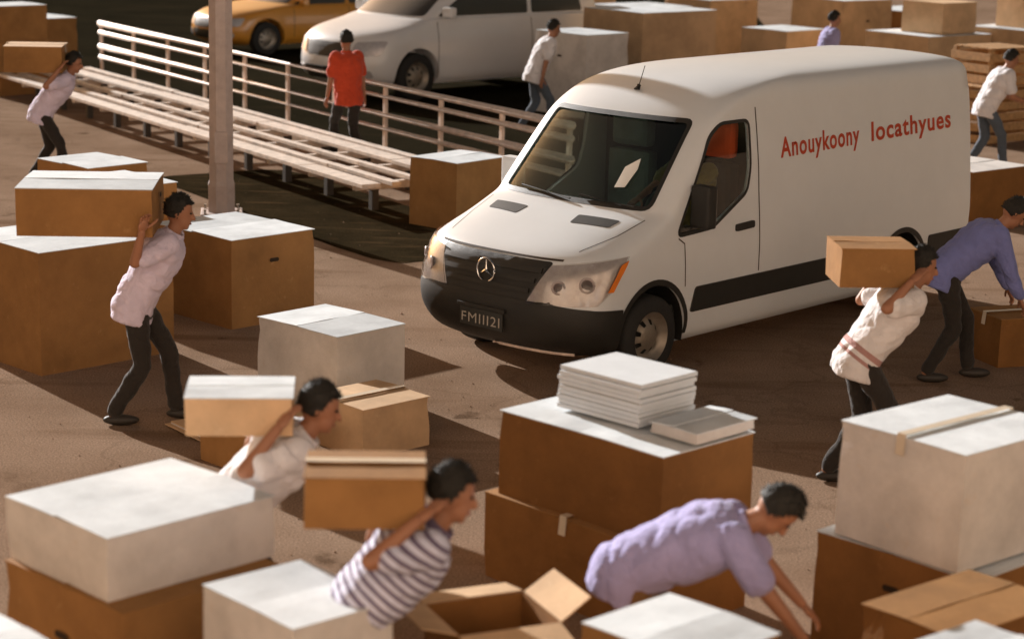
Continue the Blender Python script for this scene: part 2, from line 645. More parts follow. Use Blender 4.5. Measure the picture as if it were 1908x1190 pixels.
# ------------------------------------------------------------------ unseen house, added to bounce sunlight onto shaded sides
house = thing('bounce_house', 'unseen long cream house added to bounce sunlight onto the market', 'light bouncer', (4, -5, 0), 0)
bm = bmesh.new()
add_box(bm, (-34, -8, 0), (34, 0, 13.5))
finish('wall', bm, 'bounce_facade', house)
bm = bmesh.new()
add_box(bm, (-34.3, -8.3, 13.502), (34.3, 0.45, 14.0), 0.05)
finish('bounce_cornice', bm, 'bounce_facade', house)
wbm = bmesh.new()
add_box(wbm, (-0.55, 0.003, 0), (0.55, 0.06, 0.08))
add_box(wbm, (-0.55, 0.003, 1.62), (0.55, 0.06, 1.70))
add_box(wbm, (-0.55, 0.003, 0.082), (-0.47, 0.06, 1.618))
add_box(wbm, (0.47, 0.003, 0.082), (0.55, 0.06, 1.618))
add_box(wbm, (-0.03, 0.003, 0.082), (0.03, 0.05, 1.618))
w0_ = finish('bounce_house_window', wbm, 'wood', house)
bm = bmesh.new()
add_box(bm, (-0.468, 0.004, 0.083), (0.468, 0.02, 1.617))
p0_ = finish('pane', bm, 'black_paint', w0_)
first = True
for fl in (1.2, 4.6, 8.0, 11.0):
    for k in range(15):
        if first:
            w1_ = w0_
            first = False
        else:
            w1_ = w0_.copy()
            link(w1_, house)
            p1_ = p0_.copy()
            link(p1_, w1_)
        w1_.location = (-31.5 + k * 4.5, 0, fl)

# ------------------------------------------------------------------ pedestrian fence
fence = thing('pedestrian_fence', 'long pale steel fence of paired rails standing on the kerb', 'fence', FA, math.atan2(FD.y, FD.x))
FL = 15.2
for z, r in ((1.05, 0.056), (0.89, 0.046), (0.64, 0.056), (0.45, 0.046)):
    bm = bmesh.new()
    add_tube(bm, [(0, 0, z), (FL, 0, z)], r, 12)
    finish('rail', bm, 'rail_paint', fence, smooth=True)
tt = 0.05
while tt < FL:
    bm = bmesh.new()
    add_box(bm, (tt - 0.035, -0.022, 0.12), (tt + 0.035, 0.022, 1.05), 0.006)
    add_box(bm, (tt - 0.08, -0.07, 0.135), (tt + 0.08, 0.07, 0.155), 0.004)
    finish('post', bm, 'rail_paint', fence)
    tt += 1.51

# ------------------------------------------------------------------ low slatted platform in front of the fence
plat = thing('slatted_platform', 'long low platform of pale slats in front of the fence', 'platform', FA, math.atan2(FD.y, FD.x))
PT0, PT1, PZ = 1.2, 14.55, 0.40
for n0, n1 in ((-0.66, -0.80), (-0.92, -1.18), (-1.55, -1.64), (-1.96, -2.08), (-2.22, -2.46)):
    m = PT0
    while m < PT1 - 0.2:
        e = min(m + 3.9, PT1)
        bm = bmesh.new()
        dz = random.uniform(-0.008, 0.008)
        add_box(bm, (m + 0.005, n1 + random.uniform(-0.012, 0.012), PZ - 0.05 + dz), (e - 0.005, n0, PZ + dz), 0.005)
        finish('slat', bm, 'slat_paint', plat)
        m = e
k = PT0 + 0.1
while k < PT1:
    bm = bmesh.new()
    add_box(bm, (k - 0.04, -2.32, PZ - 0.15), (k + 0.04, -0.68, PZ - 0.06), 0.004)
    finish('bearer', bm, 'slat_paint', plat)
    for nn in (-2.05, -0.9):
        bm = bmesh.new()
        add_box(bm, (k - 0.045, nn - 0.045, 0), (k + 0.045, nn + 0.045, PZ - 0.151), 0.004)
        finish('leg', bm, 'leg_shade', plat)
    k += 1.16

# ------------------------------------------------------------------ street pole
pole = thing('street_pole', 'thick pinkish grey steel pole rising out of frame beside the fence', 'pole', (-3.42, 23.55, 0), R(8))
bm = bmesh.new()
rings = []
for z, r in ((0, 0.165), (0.35, 0.165), (0.40, 0.15), (8.5, 0.125)):
    rings.append([(r * math.cos(a), r * math.sin(a), z) for a in [math.pi / 8 + 2 * math.pi * k / 8 for k in range(8)]])
ring_loft(bm, rings)
finish('shaft', bm, 'pole_paint', pole)
bm = bmesh.new()
add_box(bm, (-0.24, -0.24, 0.0), (0.24, 0.24, 0.035), 0.008)
finish('base_plate', bm, 'pole_paint', pole)
for sx in (-1, 1):
    for sy in (-1, 1):
        bm = bmesh.new()
        add_tube(bm, [(sx * 0.19, sy * 0.19, 0.03), (sx * 0.19, sy * 0.19, 0.085)], 0.022, 6)
        finish('bolt', bm, 'rim_steel', pole)
bm = bmesh.new()
add_box(bm, (-0.075, -0.172, 0.62), (0.075, -0.135, 0.98), 0.006)
finish('hatch', bm, 'pole_paint', pole)
bm = bmesh.new()
add_tube(bm, [(0, 0, 8.3), (0.3, -0.1, 8.9), (1.4, -0.5, 9.1)], 0.06, 8)
add_box(bm, (1.3, -0.62, 9.02), (2.0, -0.40, 9.14), 0.03)
finish('lamp_arm', bm, 'pole_paint', pole)


# ------------------------------------------------------------------ vehicles
def catmull(tab, n):
    tab = np.array(tab, float)
    out = []
    k = len(tab)
    for s in np.linspace(0, k - 1, n):
        i = min(int(s), k - 2)
        f = s - i
        p0, p1, p2, p3 = tab[max(i - 1, 0)], tab[i], tab[i + 1], tab[min(i + 2, k - 1)]
        # limited tangents keep the curve from overshooting
        m1 = np.where((p1 - p0) * (p2 - p1) > 0, (p2 - p0) / 2, 0)
        m2 = np.where((p2 - p1) * (p3 - p2) > 0, (p3 - p1) / 2, 0)
        out.append((2 * f**3 - 3 * f**2 + 1) * p1 + (f**3 - 2 * f**2 + f) * m1 + (-2 * f**3 + 3 * f**2) * p2 + (f**3 - f**2) * m2)
    return out


def body_loft(levels, n, nf=16, ns=30, nr=7):
    """Horizontal slices: z, front, rear, half width, front rounding depth, exponent, rear rounding."""
    rings = []
    for z, uf, ur, w, D, ex, Dr in catmull(levels, n):
        half = []
        for k in range(nf):
            a = math.pi / 2 * k / nf
            half.append((uf + D * (1 - math.cos(a) ** (2 / ex)), w * math.sin(a) ** (2 / ex)))
        for k in range(ns + 1):
            half.append((uf + D + (ur - Dr - uf - D) * k / ns, w))
        for k in range(1, nr + 1):
            a = math.pi / 2 * k / nr
            half.append((ur - Dr * (1 - math.sin(a) ** (2 / 2.5)), w * max(math.cos(a), 0) ** (2 / 2.5)))
        full = half + [(u, -v) for u, v in half[-2:0:-1]]
        rings.append([(-u, v, z) for u, v in full])
    bm = bmesh.new()
    ring_loft(bm, rings)
    bmesh.ops.recalc_face_normals(bm, faces=bm.faces[:])
    return bm


def shrunk(levels, zlo, zhi, d):
    out = []
    for z, uf, ur, w, D, ex, Dr in levels:
        if zlo <= z <= zhi:
            out.append((z if z < 2.0 else z - (z - 2.0) * 0.18, uf + d * 1.2, ur - d, w - d, D, ex, Dr))
    return out


def prism(poly, axis, a, b):
    """Closed prism of a polygon given as (u, z) for the side or (v, z) for the front, in vehicle space."""
    bm = bmesh.new()
    if axis == 'side':
        ring_loft(bm, [[(-u, a, z) for u, z in poly], [(-u, b, z) for u, z in poly]])
    else:
        ring_loft(bm, [[(-a, v, z) for v, z in poly], [(-b, v, z) for v, z in poly]])
    bmesh.ops.recalc_face_normals(bm, faces=bm.faces[:])
    return bm


def rounded(poly, r, k=4):
    out = []
    n = len(poly)
    for i in range(n):
        p = Vector(poly[i]); a = Vector(poly[i - 1]); b = Vector(poly[(i + 1) % n])
        da, db = (a - p), (b - p)
        rr = min(r, da.length * 0.45, db.length * 0.45)
        p1 = p + da.normalized() * rr
        p2 = p + db.normalized() * rr
        for s in range(k + 1):
            f = s / k
            q = p1 * (1 - f) ** 2 + p * 2 * f * (1 - f) + p2 * f * f
            out.append(tuple(q))
    return out


def temp_obj(bm):
    me = bpy.data.meshes.new('cutter')
    bm.to_mesh(me)
    bm.free()
    o = bpy.data.objects.new('cutter', me)
    col.objects.link(o)
    return o


def carve(o, cutters):
    objs = [temp_obj(c) for c in cutters]
    for c in objs:
        c.parent = o.parent
    for c in objs:
        m = o.modifiers.new('cut', 'BOOLEAN')
        m.operation = 'DIFFERENCE'
        m.solver = 'EXACT'
        m.object = c
    dg = bpy.context.evaluated_depsgraph_get()
    dg.update()
    me = bpy.data.meshes.new_from_object(o.evaluated_get(dg))
    old = o.data
    o.modifiers.clear()
    o.data = me
    bpy.data.meshes.remove(old)
    for c in objs:
        d = c.data
        bpy.data.objects.remove(c)
        bpy.data.meshes.remove(d)
    return o


def cyl_cutter(u, z, r, v0, v1):
    bm = bmesh.new()
    pts = [(r * math.cos(a), r * math.sin(a)) for a in [2 * math.pi * k / 40 for k in range(40)]]
    ring_loft(bm, [[(-u + x, v0, z + y) for x, y in pts], [(-u + x, v1, z + y) for x, y in pts]])
    bmesh.ops.recalc_face_normals(bm, faces=bm.faces[:])
    return bm


class Skin:
    """Lays panels, seams and glass on a body surface by dropping points onto it."""
    def __init__(self, bm):
        self.tree = BVHTree.FromBMesh(bm)

    def drop(self, p, d, off):
        d = Vector(d).normalized()
        p = Vector(p)
        h, nrm, _, _ = self.tree.ray_cast(p - d * 3.0, d)
        if h is None:
            h, nrm, _, _ = self.tree.find_nearest(p)
        if nrm.dot(d) > 0:
            nrm = -nrm
        return h + nrm * off

    def patch(self, name, poly, axis, off, mat, parent, thick=0.0, step=0.07, smooth=True):
        """poly: (u,z) side, (v,z) front, (u,v) top, or 3-D points with a direction as axis."""
        if axis == 'side':
            P, d = [Vector((-u, 1.0, z)) for u, z in poly], (0, -1, 0)
        elif axis == 'side_r':
            P, d = [Vector((-u, -1.0, z)) for u, z in poly], (0, 1, 0)
        elif axis == 'front':
            P, d = [Vector((0, v, z)) for v, z in poly], (-1, 0, 0)
        elif axis == 'rear':
            P, d = [Vector((-6, v, z)) for v, z in poly], (1, 0, 0)
        elif axis == 'top':
            P, d = [Vector((-u, v, 2.0)) for u, v in poly], (0, 0, -1)
        else:
            P, d = [Vector(p) for p in poly], axis
        bm = bmesh.new()
        f = bm.faces.new([bm.verts.new(p) for p in P])
        bmesh.ops.triangulate(bm, faces=[f])
        for _ in range(7):
            es = [e for e in bm.edges if e.calc_length() > step]
            if not es:
                break
            bmesh.ops.subdivide_edges(bm, edges=es, cuts=1)
            bmesh.ops.triangulate(bm, faces=bm.faces[:])
        for v in bm.verts:
            v.co = self.drop(v.co, d, off)
        o = finish(name, bm, mat, parent, smooth=smooth, thick=thick)
        if thick:
            o.data.set_sharp_from_angle(angle=R(40))
        return o

    def line(self, name, pts, axis, width, off, mat, parent):
        """A narrow strip along a polyline."""
        P = [Vector(p) for p in pts]
        dense = []
        for a, b in zip(P[:-1], P[1:]):
            k = max(1, int((b - a).length / 0.06))
            dense += [a.lerp(b, i / k) for i in range(k)]
        dense.append(P[-1])
        left, right = [], []
        for i, p in enumerate(dense):
            t = (dense[min(i + 1, len(dense) - 1)] - dense[max(i - 1, 0)]).normalized()
            n = Vector((-t.y, t.x)) * width / 2
            left.append(p + n); right.append(p - n)
        bm = bmesh.new()
        rows = []
        for l, r in zip(left, right):
            row = []
            for q in (l, r):
                if axis == 'side':
                    c, d = Vector((-q.x, 1, q.y)), (0, -1, 0)
                elif axis == 'side_r':
                    c, d = Vector((-q.x, -1, q.y)), (0, 1, 0)
                elif axis == 'front':
                    c, d = Vector((0, q.x, q.y)), (-1, 0, 0)
                else:
                    c, d = Vector((-q.x, q.y, 2.0)), (0, 0, -1)
                row.append(bm.verts.new(self.drop(c, d, off)))
            rows.append(row)
        for a, b in zip(rows[:-1], rows[1:]):
            bm.faces.new((a[0], a[1], b[1], b[0]))
        return finish(name, bm, mat, parent, smooth=True)


def wheel(parent, u, v, r, w, side, dark=False):
    """A wheel as a part, with tyre and rim below it."""
    bm = bmesh.new()
    prof = [(r * 0.62, -w / 2), (r * 0.90, -w / 2), (r * 0.985, -w * 0.40), (r, -w * 0.2), (r, w * 0.2), (r * 0.985, w * 0.40), (r * 0.90, w / 2), (r * 0.62, w / 2)]
    n = 40
    vs = [[bm.verts.new((-u + a * math.cos(2 * math.pi * k / n), v + b, r + a * math.sin(2 * math.pi * k / n))) for a, b in prof] for k in range(n)]
    for k in range(n):
        for i in range(len(prof) - 1):
            bm.faces.new((vs[k][i], vs[k][i + 1], vs[(k + 1) % n][i + 1], vs[(k + 1) % n][i]))
    tyre = finish('tyre', bm, 'rubber', None, smooth=True)
    hub = bpy.data.objects.new('wheel', None)
    link(hub, parent)
    tyre.parent = hub
    bm = bmesh.new()
    s = side
    prof = [(r * 0.64, w * 0.50), (r * 0.60, w * 0.44), (r * 0.55, w * 0.28), (r * 0.42, w * 0.22), (r * 0.30, w * 0.36), (r * 0.20, w * 0.40), (r * 0.10, w * 0.43), (0.001, w * 0.43)]
    vs = [[bm.verts.new((-u + a * math.cos(2 * math.pi * k / n), v + s * b, r + a * math.sin(2 * math.pi * k / n))) for a, b in prof] for k in range(n)]
    for k in range(n):
        for i in range(len(prof) - 1):
            if i == 3 and k % 5 in (1, 2):                        # ventilation holes of the steel rim
                continue
            bm.faces.new((vs[k][i], vs[k][i + 1], vs[(k + 1) % n][i + 1], vs[(k + 1) % n][i]))
    finish('rim', bm, 'rim_steel', hub, smooth=True)
    bm = bmesh.new()
    add_tube(bm, [(-u, v - s * w * 0.1, r), (-u, v + s * w * 0.1, r)], r * 0.62, 24)
    finish('brake_drum', bm, 'interior', hub)
    return hub


def text_mesh(body, height, xscale=1.0, bold=0.0):
    cu = bpy.data.curves.new('lettering', 'FONT')
    cu.body = body
    cu.size = height
    cu.space_character = 1.12
    cu.offset = bold
    o = bpy.data.objects.new('lettering', cu)
    col.objects.link(o)
    dg = bpy.context.evaluated_depsgraph_get()
    me = bpy.data.meshes.new_from_object(o.evaluated_get(dg))
    bpy.data.objects.remove(o)
    bm = bmesh.new()
    bm.from_mesh(me)
    bpy.data.meshes.remove(me)
    for v in bm.verts:
        v.co.x *= xscale
    return bm


VAN_YAW = -2.305
van = thing('delivery_van', 'white panel van with red lettering driving through the market', 'van', (-0.267, 16.17, 0), VAN_YAW)
VL = [
    (0.24, 0.34, 5.93, 0.90, 0.55, 2.5, 0.10),
    (0.31, 0.18, 6.00, 0.955, 0.53, 2.7, 0.09),
    (0.46, 0.08, 6.03, 0.985, 0.52, 2.9, 0.08),
    (0.60, 0.05, 6.05, 0.99, 0.52, 2.9, 0.08),
    (0.74, 0.07, 6.06, 0.995, 0.53, 2.9, 0.08),
    (0.90, 0.11, 6.07, 0.995, 0.55, 2.8, 0.08),
    (1.02, 0.17, 6.07, 0.99, 0.58, 2.7, 0.08),
    (1.09, 0.28, 6.07, 0.985, 0.62, 2.6, 0.08),
    (1.17, 0.52, 6.07, 0.98, 0.58, 2.6, 0.08),
    (1.26, 0.80, 6.07, 0.972, 0.45, 2.6, 0.08),
    (1.33, 1.00, 6.07, 0.965, 0.34, 2.5, 0.08),
    (1.42, 1.10, 6.07, 0.957, 0.30, 2.5, 0.08),
    (1.65, 1.31, 6.07, 0.938, 0.29, 2.5, 0.08),
    (1.88, 1.52, 6.07, 0.912, 0.28, 2.5, 0.08),
    (2.02, 1.65, 6.07, 0.893, 0.29, 2.4, 0.08),
    (2.13, 1.79, 6.06, 0.878, 0.34, 2.3, 0.09),
    (2.22, 1.96, 6.06, 0.862, 0.42, 2.3, 0.10),
    (2.285, 2.18, 6.05, 0.832, 0.50, 2.3, 0.12),
    (2.33, 2.45, 6.02, 0.77, 0.58, 2.3, 0.16),
    (2.36, 2.80, 5.97, 0.64, 0.60, 2.2, 0.22),
    (2.378, 3.15, 5.88, 0.42, 0.60, 2.2, 0.3),
    (2.385, 3.50, 5.75, 0.14, 0.50, 2.2, 0.3),
]
outer = body_loft(VL, 110)
skin = Skin(outer)
vbody = finish('body', outer.copy(), 'van_white', van, smooth=True)
WS = rounded([(-0.80, 1.365), (0.80, 1.365), (0.735, 2.035), (-0.735, 2.035)], 0.06)
SW = rounded([(1.30, 1.15), (1.78, 1.17), (2.28, 1.42), (2.335, 1.62), (2.335, 2.02), (1.93, 2.02), (1.78, 1.92)], 0.07)
carve(vbody, [body_loft(shrunk(VL, 0.55, 2.37, 0.04), 60),
              prism(WS, 'front', -0.5, 2.2),
              prism(SW, 'side', 0.55, 1.3), prism(SW, 'side', -1.3, -0.55),
              cyl_cutter(1.02, 0.36, 0.43, 0.60, 1.3), cyl_cutter(1.02, 0.36, 0.43, -1.3, -0.60),
              cyl_cutter(4.78, 0.36, 0.43, 0.60, 1.3), cyl_cutter(4.78, 0.36, 0.43, -1.3, -0.60)])
apply_mods(vbody, [])
for p in vbody.data.polygons:
    p.use_smooth = True
try:
    vbody.data.set_sharp_from_angle(angle=R(35))
except Exception:
    pass

skin.patch('windshield', WS, 'front', -0.012, 'glass', van, thick=0.004)
skin.patch('side_window', SW, 'side', -0.012, 'glass_clear', van, thick=0.004)
skin.patch('side_window', SW, 'side_r', -0.012, 'glass_clear', van, thick=0.004)


def gasket(poly, axis, w):
    pts = [Vector(p) for p in poly] + [Vector(poly[0])]
    return skin.line('gasket', pts, axis, w, 0.003, 'black_plastic', van)


gasket(WS, 'front', 0.035)
gasket(SW, 'side', 0.03)
gasket(SW, 'side_r', 0.03)
# bumper, grille, lamps
bp_ = rounded([(-0.93, 0.27), (0.93, 0.27), (0.97, 0.665), (0.62, 0.70), (-0.62, 0.70), (-0.97, 0.665)], 0.05)
skin.patch('front_bumper', bp_, 'front', 0.016, 'black_plastic', van, thick=0.03, step=0.05)
for ax in ('side', 'side_r'):
    skin.patch('bumper_corner', [(0.30, 0.28), (0.59, 0.28), (0.61, 0.64), (0.30, 0.665)], ax, 0.014, 'black_plastic', van, thick=0.028)
gr = rounded([(-0.60, 1.015), (0.60, 1.015), (0.42, 0.66), (-0.42, 0.66)], 0.04)
grille = skin.patch('grille', gr, 'front', 0.006, 'black_plastic', van, thick=0.012, step=0.05)
for z, w in ((0.94, 0.53), (0.86, 0.49), (0.78, 0.45)):
    skin.patch('grille_slat', [(-w, z - 0.018), (w, z - 0.018), (w, z + 0.018), (-w, z + 0.018)], 'front', 0.022, 'black_plastic', grille, thick=0.02)
# round badge with three arms
badge = bpy.data.objects.new('badge', None)
link(badge, van)
bc = skin.drop((0, 0.0, 0.875), (-1, 0, 0), 0.035)
bm = bmesh.new()
n = 36
add_tube(bm, [bc + Vector((0, 0.095 * math.cos(2 * math.pi * k / n), 0.095 * math.sin(2 * math.pi * k / n))) for k in range(n + 1)], 0.009, 8)
finish('ring', bm, 'chrome', badge, smooth=True)
for k in range(3):
    a = math.pi / 2 + k * 2 * math.pi / 3
    bm = bmesh.new()
    add_tube(bm, [bc, bc + Vector((0, 0.092 * math.cos(a), 0.092 * math.sin(a)))], [0.013, 0.003], 6)
    finish('arm', bm, 'chrome', badge)
# number plate
pc = skin.drop((0, 0.0, 0.50), (-1, 0, 0), 0.045)
plate = None
bm = bmesh.new()
add_box(bm, (pc.x - 0.012, -0.235, 0.415), (pc.x + 0.004, 0.235, 0.565), 0.004)
plate = finish('number_plate', bm, 'plate_dark', van)
bm = text_mesh('FMIII2I', 0.115, 1.0)
xs = [v.co.x for v in bm.verts]
wtx = max(xs) - min(xs)
for v in bm.verts:
    x, y = (v.co.x - min(xs)) / wtx * 0.42 - 0.21, v.co.y
    v.co = Vector((pc.x + 0.007, x, 0.445 + y))
finish('plate_lettering', bm, 'plate_ink', plate)
bm = bmesh.new()
add_box(bm, (pc.x - 0.012, -0.26, 0.568), (pc.x + 0.014, 0.26, 0.60), 0.006)
finish('plate_holder', bm, 'black_plastic', van)
bm = bmesh.new()
sp = [skin.drop((0, v, 0.30), (-1, 0, 0), 0.03) for v in np.linspace(0.0, 0.75, 12)]
add_tube(bm, sp, 0.012, 6)
finish('spoiler_lip', bm, 'rail_paint', van)

for s in (1, -1):
    d = Vector((-0.75, -0.65 * s, 0)).normalized()
    hp = [(-0.25, 0.50, 0.985), (-0.62, 0.93, 1.05), (-0.70, 0.96, 1.06), (-0.50, 0.95, 0.80), (-0.40, 0.9, 0.70), (-0.12, 0.40, 0.68)]
    hp = [(x, y * s, z) for x, y, z in hp]
    hl = skin.patch('headlight', hp, d, 0.004, 'lamp_reflector', van, thick=0.006, step=0.05)
    skin.patch('lens', hp, d, 0.020, 'clear_lens', hl, thick=0.004, step=0.05)
    am = [(-0.62, 0.94, 1.00), (-0.69, 0.96, 1.03), (-0.52, 0.95, 0.80), (-0.475, 0.935, 0.80)]
    skin.patch('indicator', [(x, y * s, z) for x, y, z in am], d, 0.024, 'amber', hl, thick=0.006, step=0.05)
    for (x, y, z, r) in ((-0.28, 0.60, 0.83, 0.048), (-0.40, 0.79, 0.86, 0.056)):
        c = skin.drop((x, y * s, z), d, 0.008)
        bm = bmesh.new()
        x_, y_, _ = frame_of(d)
        add_tube(bm, [c - d * 0.006 + (x_ * math.cos(q) + y_ * math.sin(q)) * r for q in np.linspace(0, 2 * math.pi, 25)], 0.010, 6)
        finish('lamp_ring', bm, 'lamp_grey', hl, smooth=True)
        bm = bmesh.new()
        add_tube(bm, [c - d * 0.002, c - d * 0.008], [r * 0.8, r * 0.55], 20)
        finish('lamp_bowl', bm, 'lamp_dark', hl, smooth=False)

# side furniture, both sides
for ax in ('side', 'side_r'):
    s = 1 if ax == 'side' else -1
    skin.patch('side_moulding', rounded([(1.50, 0.49), (4.30, 0.49), (4.30, 0.70), (1.56, 0.70)], 0.03), ax, 0.012, 'black_plastic', van, thick=0.026)
    skin.patch('side_moulding', rounded([(5.24, 0.49), (5.98, 0.49), (5.98, 0.70), (5.24, 0.70)], 0.03), ax, 0.012, 'black_plastic', van, thick=0.026)
    skin.line('door_seam', [(2.45, 0.72), (2.45, 1.6), (2.44, 2.12)], ax, 0.014, 0.0015, 'seam', van)
    skin.line('door_seam', [(1.42, 0.72), (1.40, 1.08), (1.32, 1.13)], ax, 0.012, 0.0015, 'seam', van)
    skin.line('panel_seam', [(3.62, 0.72), (3.62, 2.05)], ax, 0.008, 0.0015, 'seam', van) if s < 0 else None
    skin.line('panel_crease', [(2.50, 1.12), (5.98, 1.14)], ax, 0.006, 0.001, 'van_white', van)
    hd = skin.patch('door_handle', rounded([(2.10, 1.10), (2.36, 1.11), (2.36, 1.17), (2.10, 1.16)], 0.02), ax, 0.02, 'black_plastic', van, thick=0.04)
    # wheel-arch lips
    for cu_ in (1.02, 4.78):
        pts = [(cu_ + 0.445 * math.cos(a), 0.36 + 0.445 * math.sin(a)) for a in np.linspace(-0.1, math.pi + 0.1, 26)]
        skin.line('arch_lip', pts, ax, 0.05, 0.006, 'black_plastic', van)
    for cu_ in (1.02, 4.78):
        bm = bmesh.new()
        rows = []
        for a in np.linspace(-0.25, math.pi + 0.25, 24):
            x_, z_ = -cu_ + 0.427 * math.cos(a), 0.36 + 0.427 * math.sin(a)
            rows.append([bm.verts.new((x_, s * 0.965, z_)), bm.verts.new((x_, s * 0.58, z_))])
        for a, b in zip(rows[:-1], rows[1:]):
            bm.faces.new((a[0], a[1], b[1], b[0]))
        bm.faces.new([r_[1] for r_ in rows])
        finish('arch_liner', bm, 'black_plastic', van)
    wheel(van, 1.02, s * 0.865, 0.345, 0.225, s)
    wheel(van, 4.78, s * 0.865, 0.345, 0.225, s)
    # wing mirror
    bm = bmesh.new()
    add_box(bm, (-1.60, s * 1.06 - 0.10, 1.20), (-1.48, s * 1.06 + 0.10, 1.56), 0.03)
    mir = finish('wing_mirror', bm, 'black_plastic' if s > 0 else 'van_white', van, smooth=False)
    bm = bmesh.new()
    add_tube(bm, [(-1.50, s * 0.93, 1.18), (-1.54, s * 1.04, 1.26)], 0.03, 8)
    finish('mirror_arm', bm, 'black_plastic', mir)
    bm = bmesh.new()
    add_box(bm, (-1.606, s * 1.06 - 0.085, 1.23), (-1.601, s * 1.06 + 0.085, 1.53))
    finish('mirror_glass', bm, 'chrome', mir)

# bonnet shut line, cowl vents, wipers, aerial
skin.line('bonnet_seam', [(-0.66, 1.03), (0.66, 1.03)], 'front', 0.014, 0.005, 'seam', van)
for s in (1, -1):
    skin.patch('cowl_vent', rounded([(0.74, s * 0.30), (0.88, s * 0.28), (0.93, s * 0.68), (0.80, s * 0.66)], 0.02), 'top', 0.004, 'black_plastic', van, thick=0.008)
    skin.line('bonnet_edge', [(0.40, s * 0.70), (0.75, s * 0.80), (1.05, s * 0.84)], 'top', 0.009, 0.0015, 'seam', van)
for v0, v1 in ((-0.55, 0.05), (0.12, 0.68)):
    a = skin.drop((0, v0, 1.40), (-1, 0, 0), 0.02)
    b = skin.drop((0, v1, 1.36), (-1, 0, 0), 0.025)
    bm = bmesh.new()
    add_tube(bm, [a, b], 0.009, 6)
    finish('wiper', bm, 'black_plastic', van)
ab = skin.drop((-1.95, -0.02, 2), (0, 0, -1), 0.0)
bm = bmesh.new()
add_tube(bm, [ab, ab + Vector((-0.03, 0, 0.04))], [0.03, 0.018], 10)
add_tube(bm, [ab + Vector((-0.03, 0, 0.04)), ab + Vector((-0.10, 0, 0.20))], [0.005, 0.004], 6)
finish('aerial', bm, 'black_plastic', van)
for s in (1, -1):
    skin.line('roof_gutter', [(2.2, s * 0.79), (4.0, s * 0.80), (5.9, s * 0.80)], 'top', 0.018, 0.001, 'van_white', van)
    skin.patch('tail_lamp', [(s * 0.86, 0.95), (s * 0.95, 0.95), (s * 0.93, 1.45), (s * 0.86, 1.45)], 'rear', 0.01, 'red_lens', van, thick=0.02)
skin.patch('rear_bumper', [(-0.9, 0.30), (0.9, 0.30), (0.9, 0.50), (-0.9, 0.50)], 'rear', 0.03, 'black_plastic', van, thick=0.06)

# red lettering on the flank
for word, u0, u1, z0, z1 in (('Anouykoony', 2.78, 4.02, 1.665, 1.685), ('locathyues', 4.22, 5.62, 1.69, 1.71)):
    bm = text_mesh(word, 0.21, bold=0.005)
    bmesh.ops.triangulate(bm, faces=bm.faces[:])
    xs = [v.co.x for v in bm.verts]
    lo, hi = min(xs), max(xs)
    for v in bm.verts:
        f = (v.co.x - lo) / (hi - lo)
        v.co = skin.drop((-(u0 + (u1 - u0) * f), 1.0, z0 + (z1 - z0) * f + v.co.y * 1.15), (0, -1, 0), 0.003)
    finish('lettering', bm, 'red_letter', van)

# cabin
bm = bmesh.new()
add_box(bm, (-1.55, -0.86, 0.95), (-1.12, 0.86, 1.30), 0.06)
finish('dashboard', bm, 'interior', van)
bm = bmesh.new()
add_box(bm, (-2.62, -0.84, 0.50), (-2.56, 0.84, 2.10))
finish('bulkhead', bm, 'interior', van)
bm = bmesh.new()
add_box(bm, (-2.55, -0.88, 0.45), (-1.1, 0.88, 0.55))
finish('cab_floor', bm, 'interior', van)
for v0, m in ((0.48, 'seat_red'), (-0.42, 'seat_teal')):
    bm = bmesh.new()
    add_box(bm, (-2.35, v0 - 0.25, 0.85), (-1.85, v0 + 0.25, 1.02), 0.05)
    finish('seat', bm, m, van)
    bm = bmesh.new()
    add_box(bm, (-2.50, v0 - 0.24, 1.0), (-2.36, v0 + 0.24, 1.62), 0.05)
    finish('seat_back', bm, 'interior' if v0 > 0 else m, van)
    bm = bmesh.new()
    add_box(bm, (-2.44, v0 - 0.16, 1.66), (-2.30, v0 + 0.26, 1.99), 0.06)
    finish('headrest', bm, m, van)
bm = bmesh.new()
add_tube(bm, [(-1.72 - 0.10 * math.sin(a), 0.48 + 0.19 * math.cos(a), 1.30 + 0.16 * math.sin(a)) for a in np.linspace(0, 2 * math.pi, 30)], 0.014, 8)
finish('steering_wheel', bm, 'black_plastic', van)
note = skin.patch('paper_flyer', [(0.405, 1.49), (0.50, 1.50), (0.525, 1.64), (0.50, 1.72), (0.40, 1.645)], 'front', 0.016, 'note_paper', None, thick=0.003)
note.matrix_world = Matrix.Translation((-0.267, 16.17, 0)) @ Matrix.Rotation(VAN_YAW, 4, 'Z')
tag(note, 'white paper flyer on the windshield of the van', 'paper')


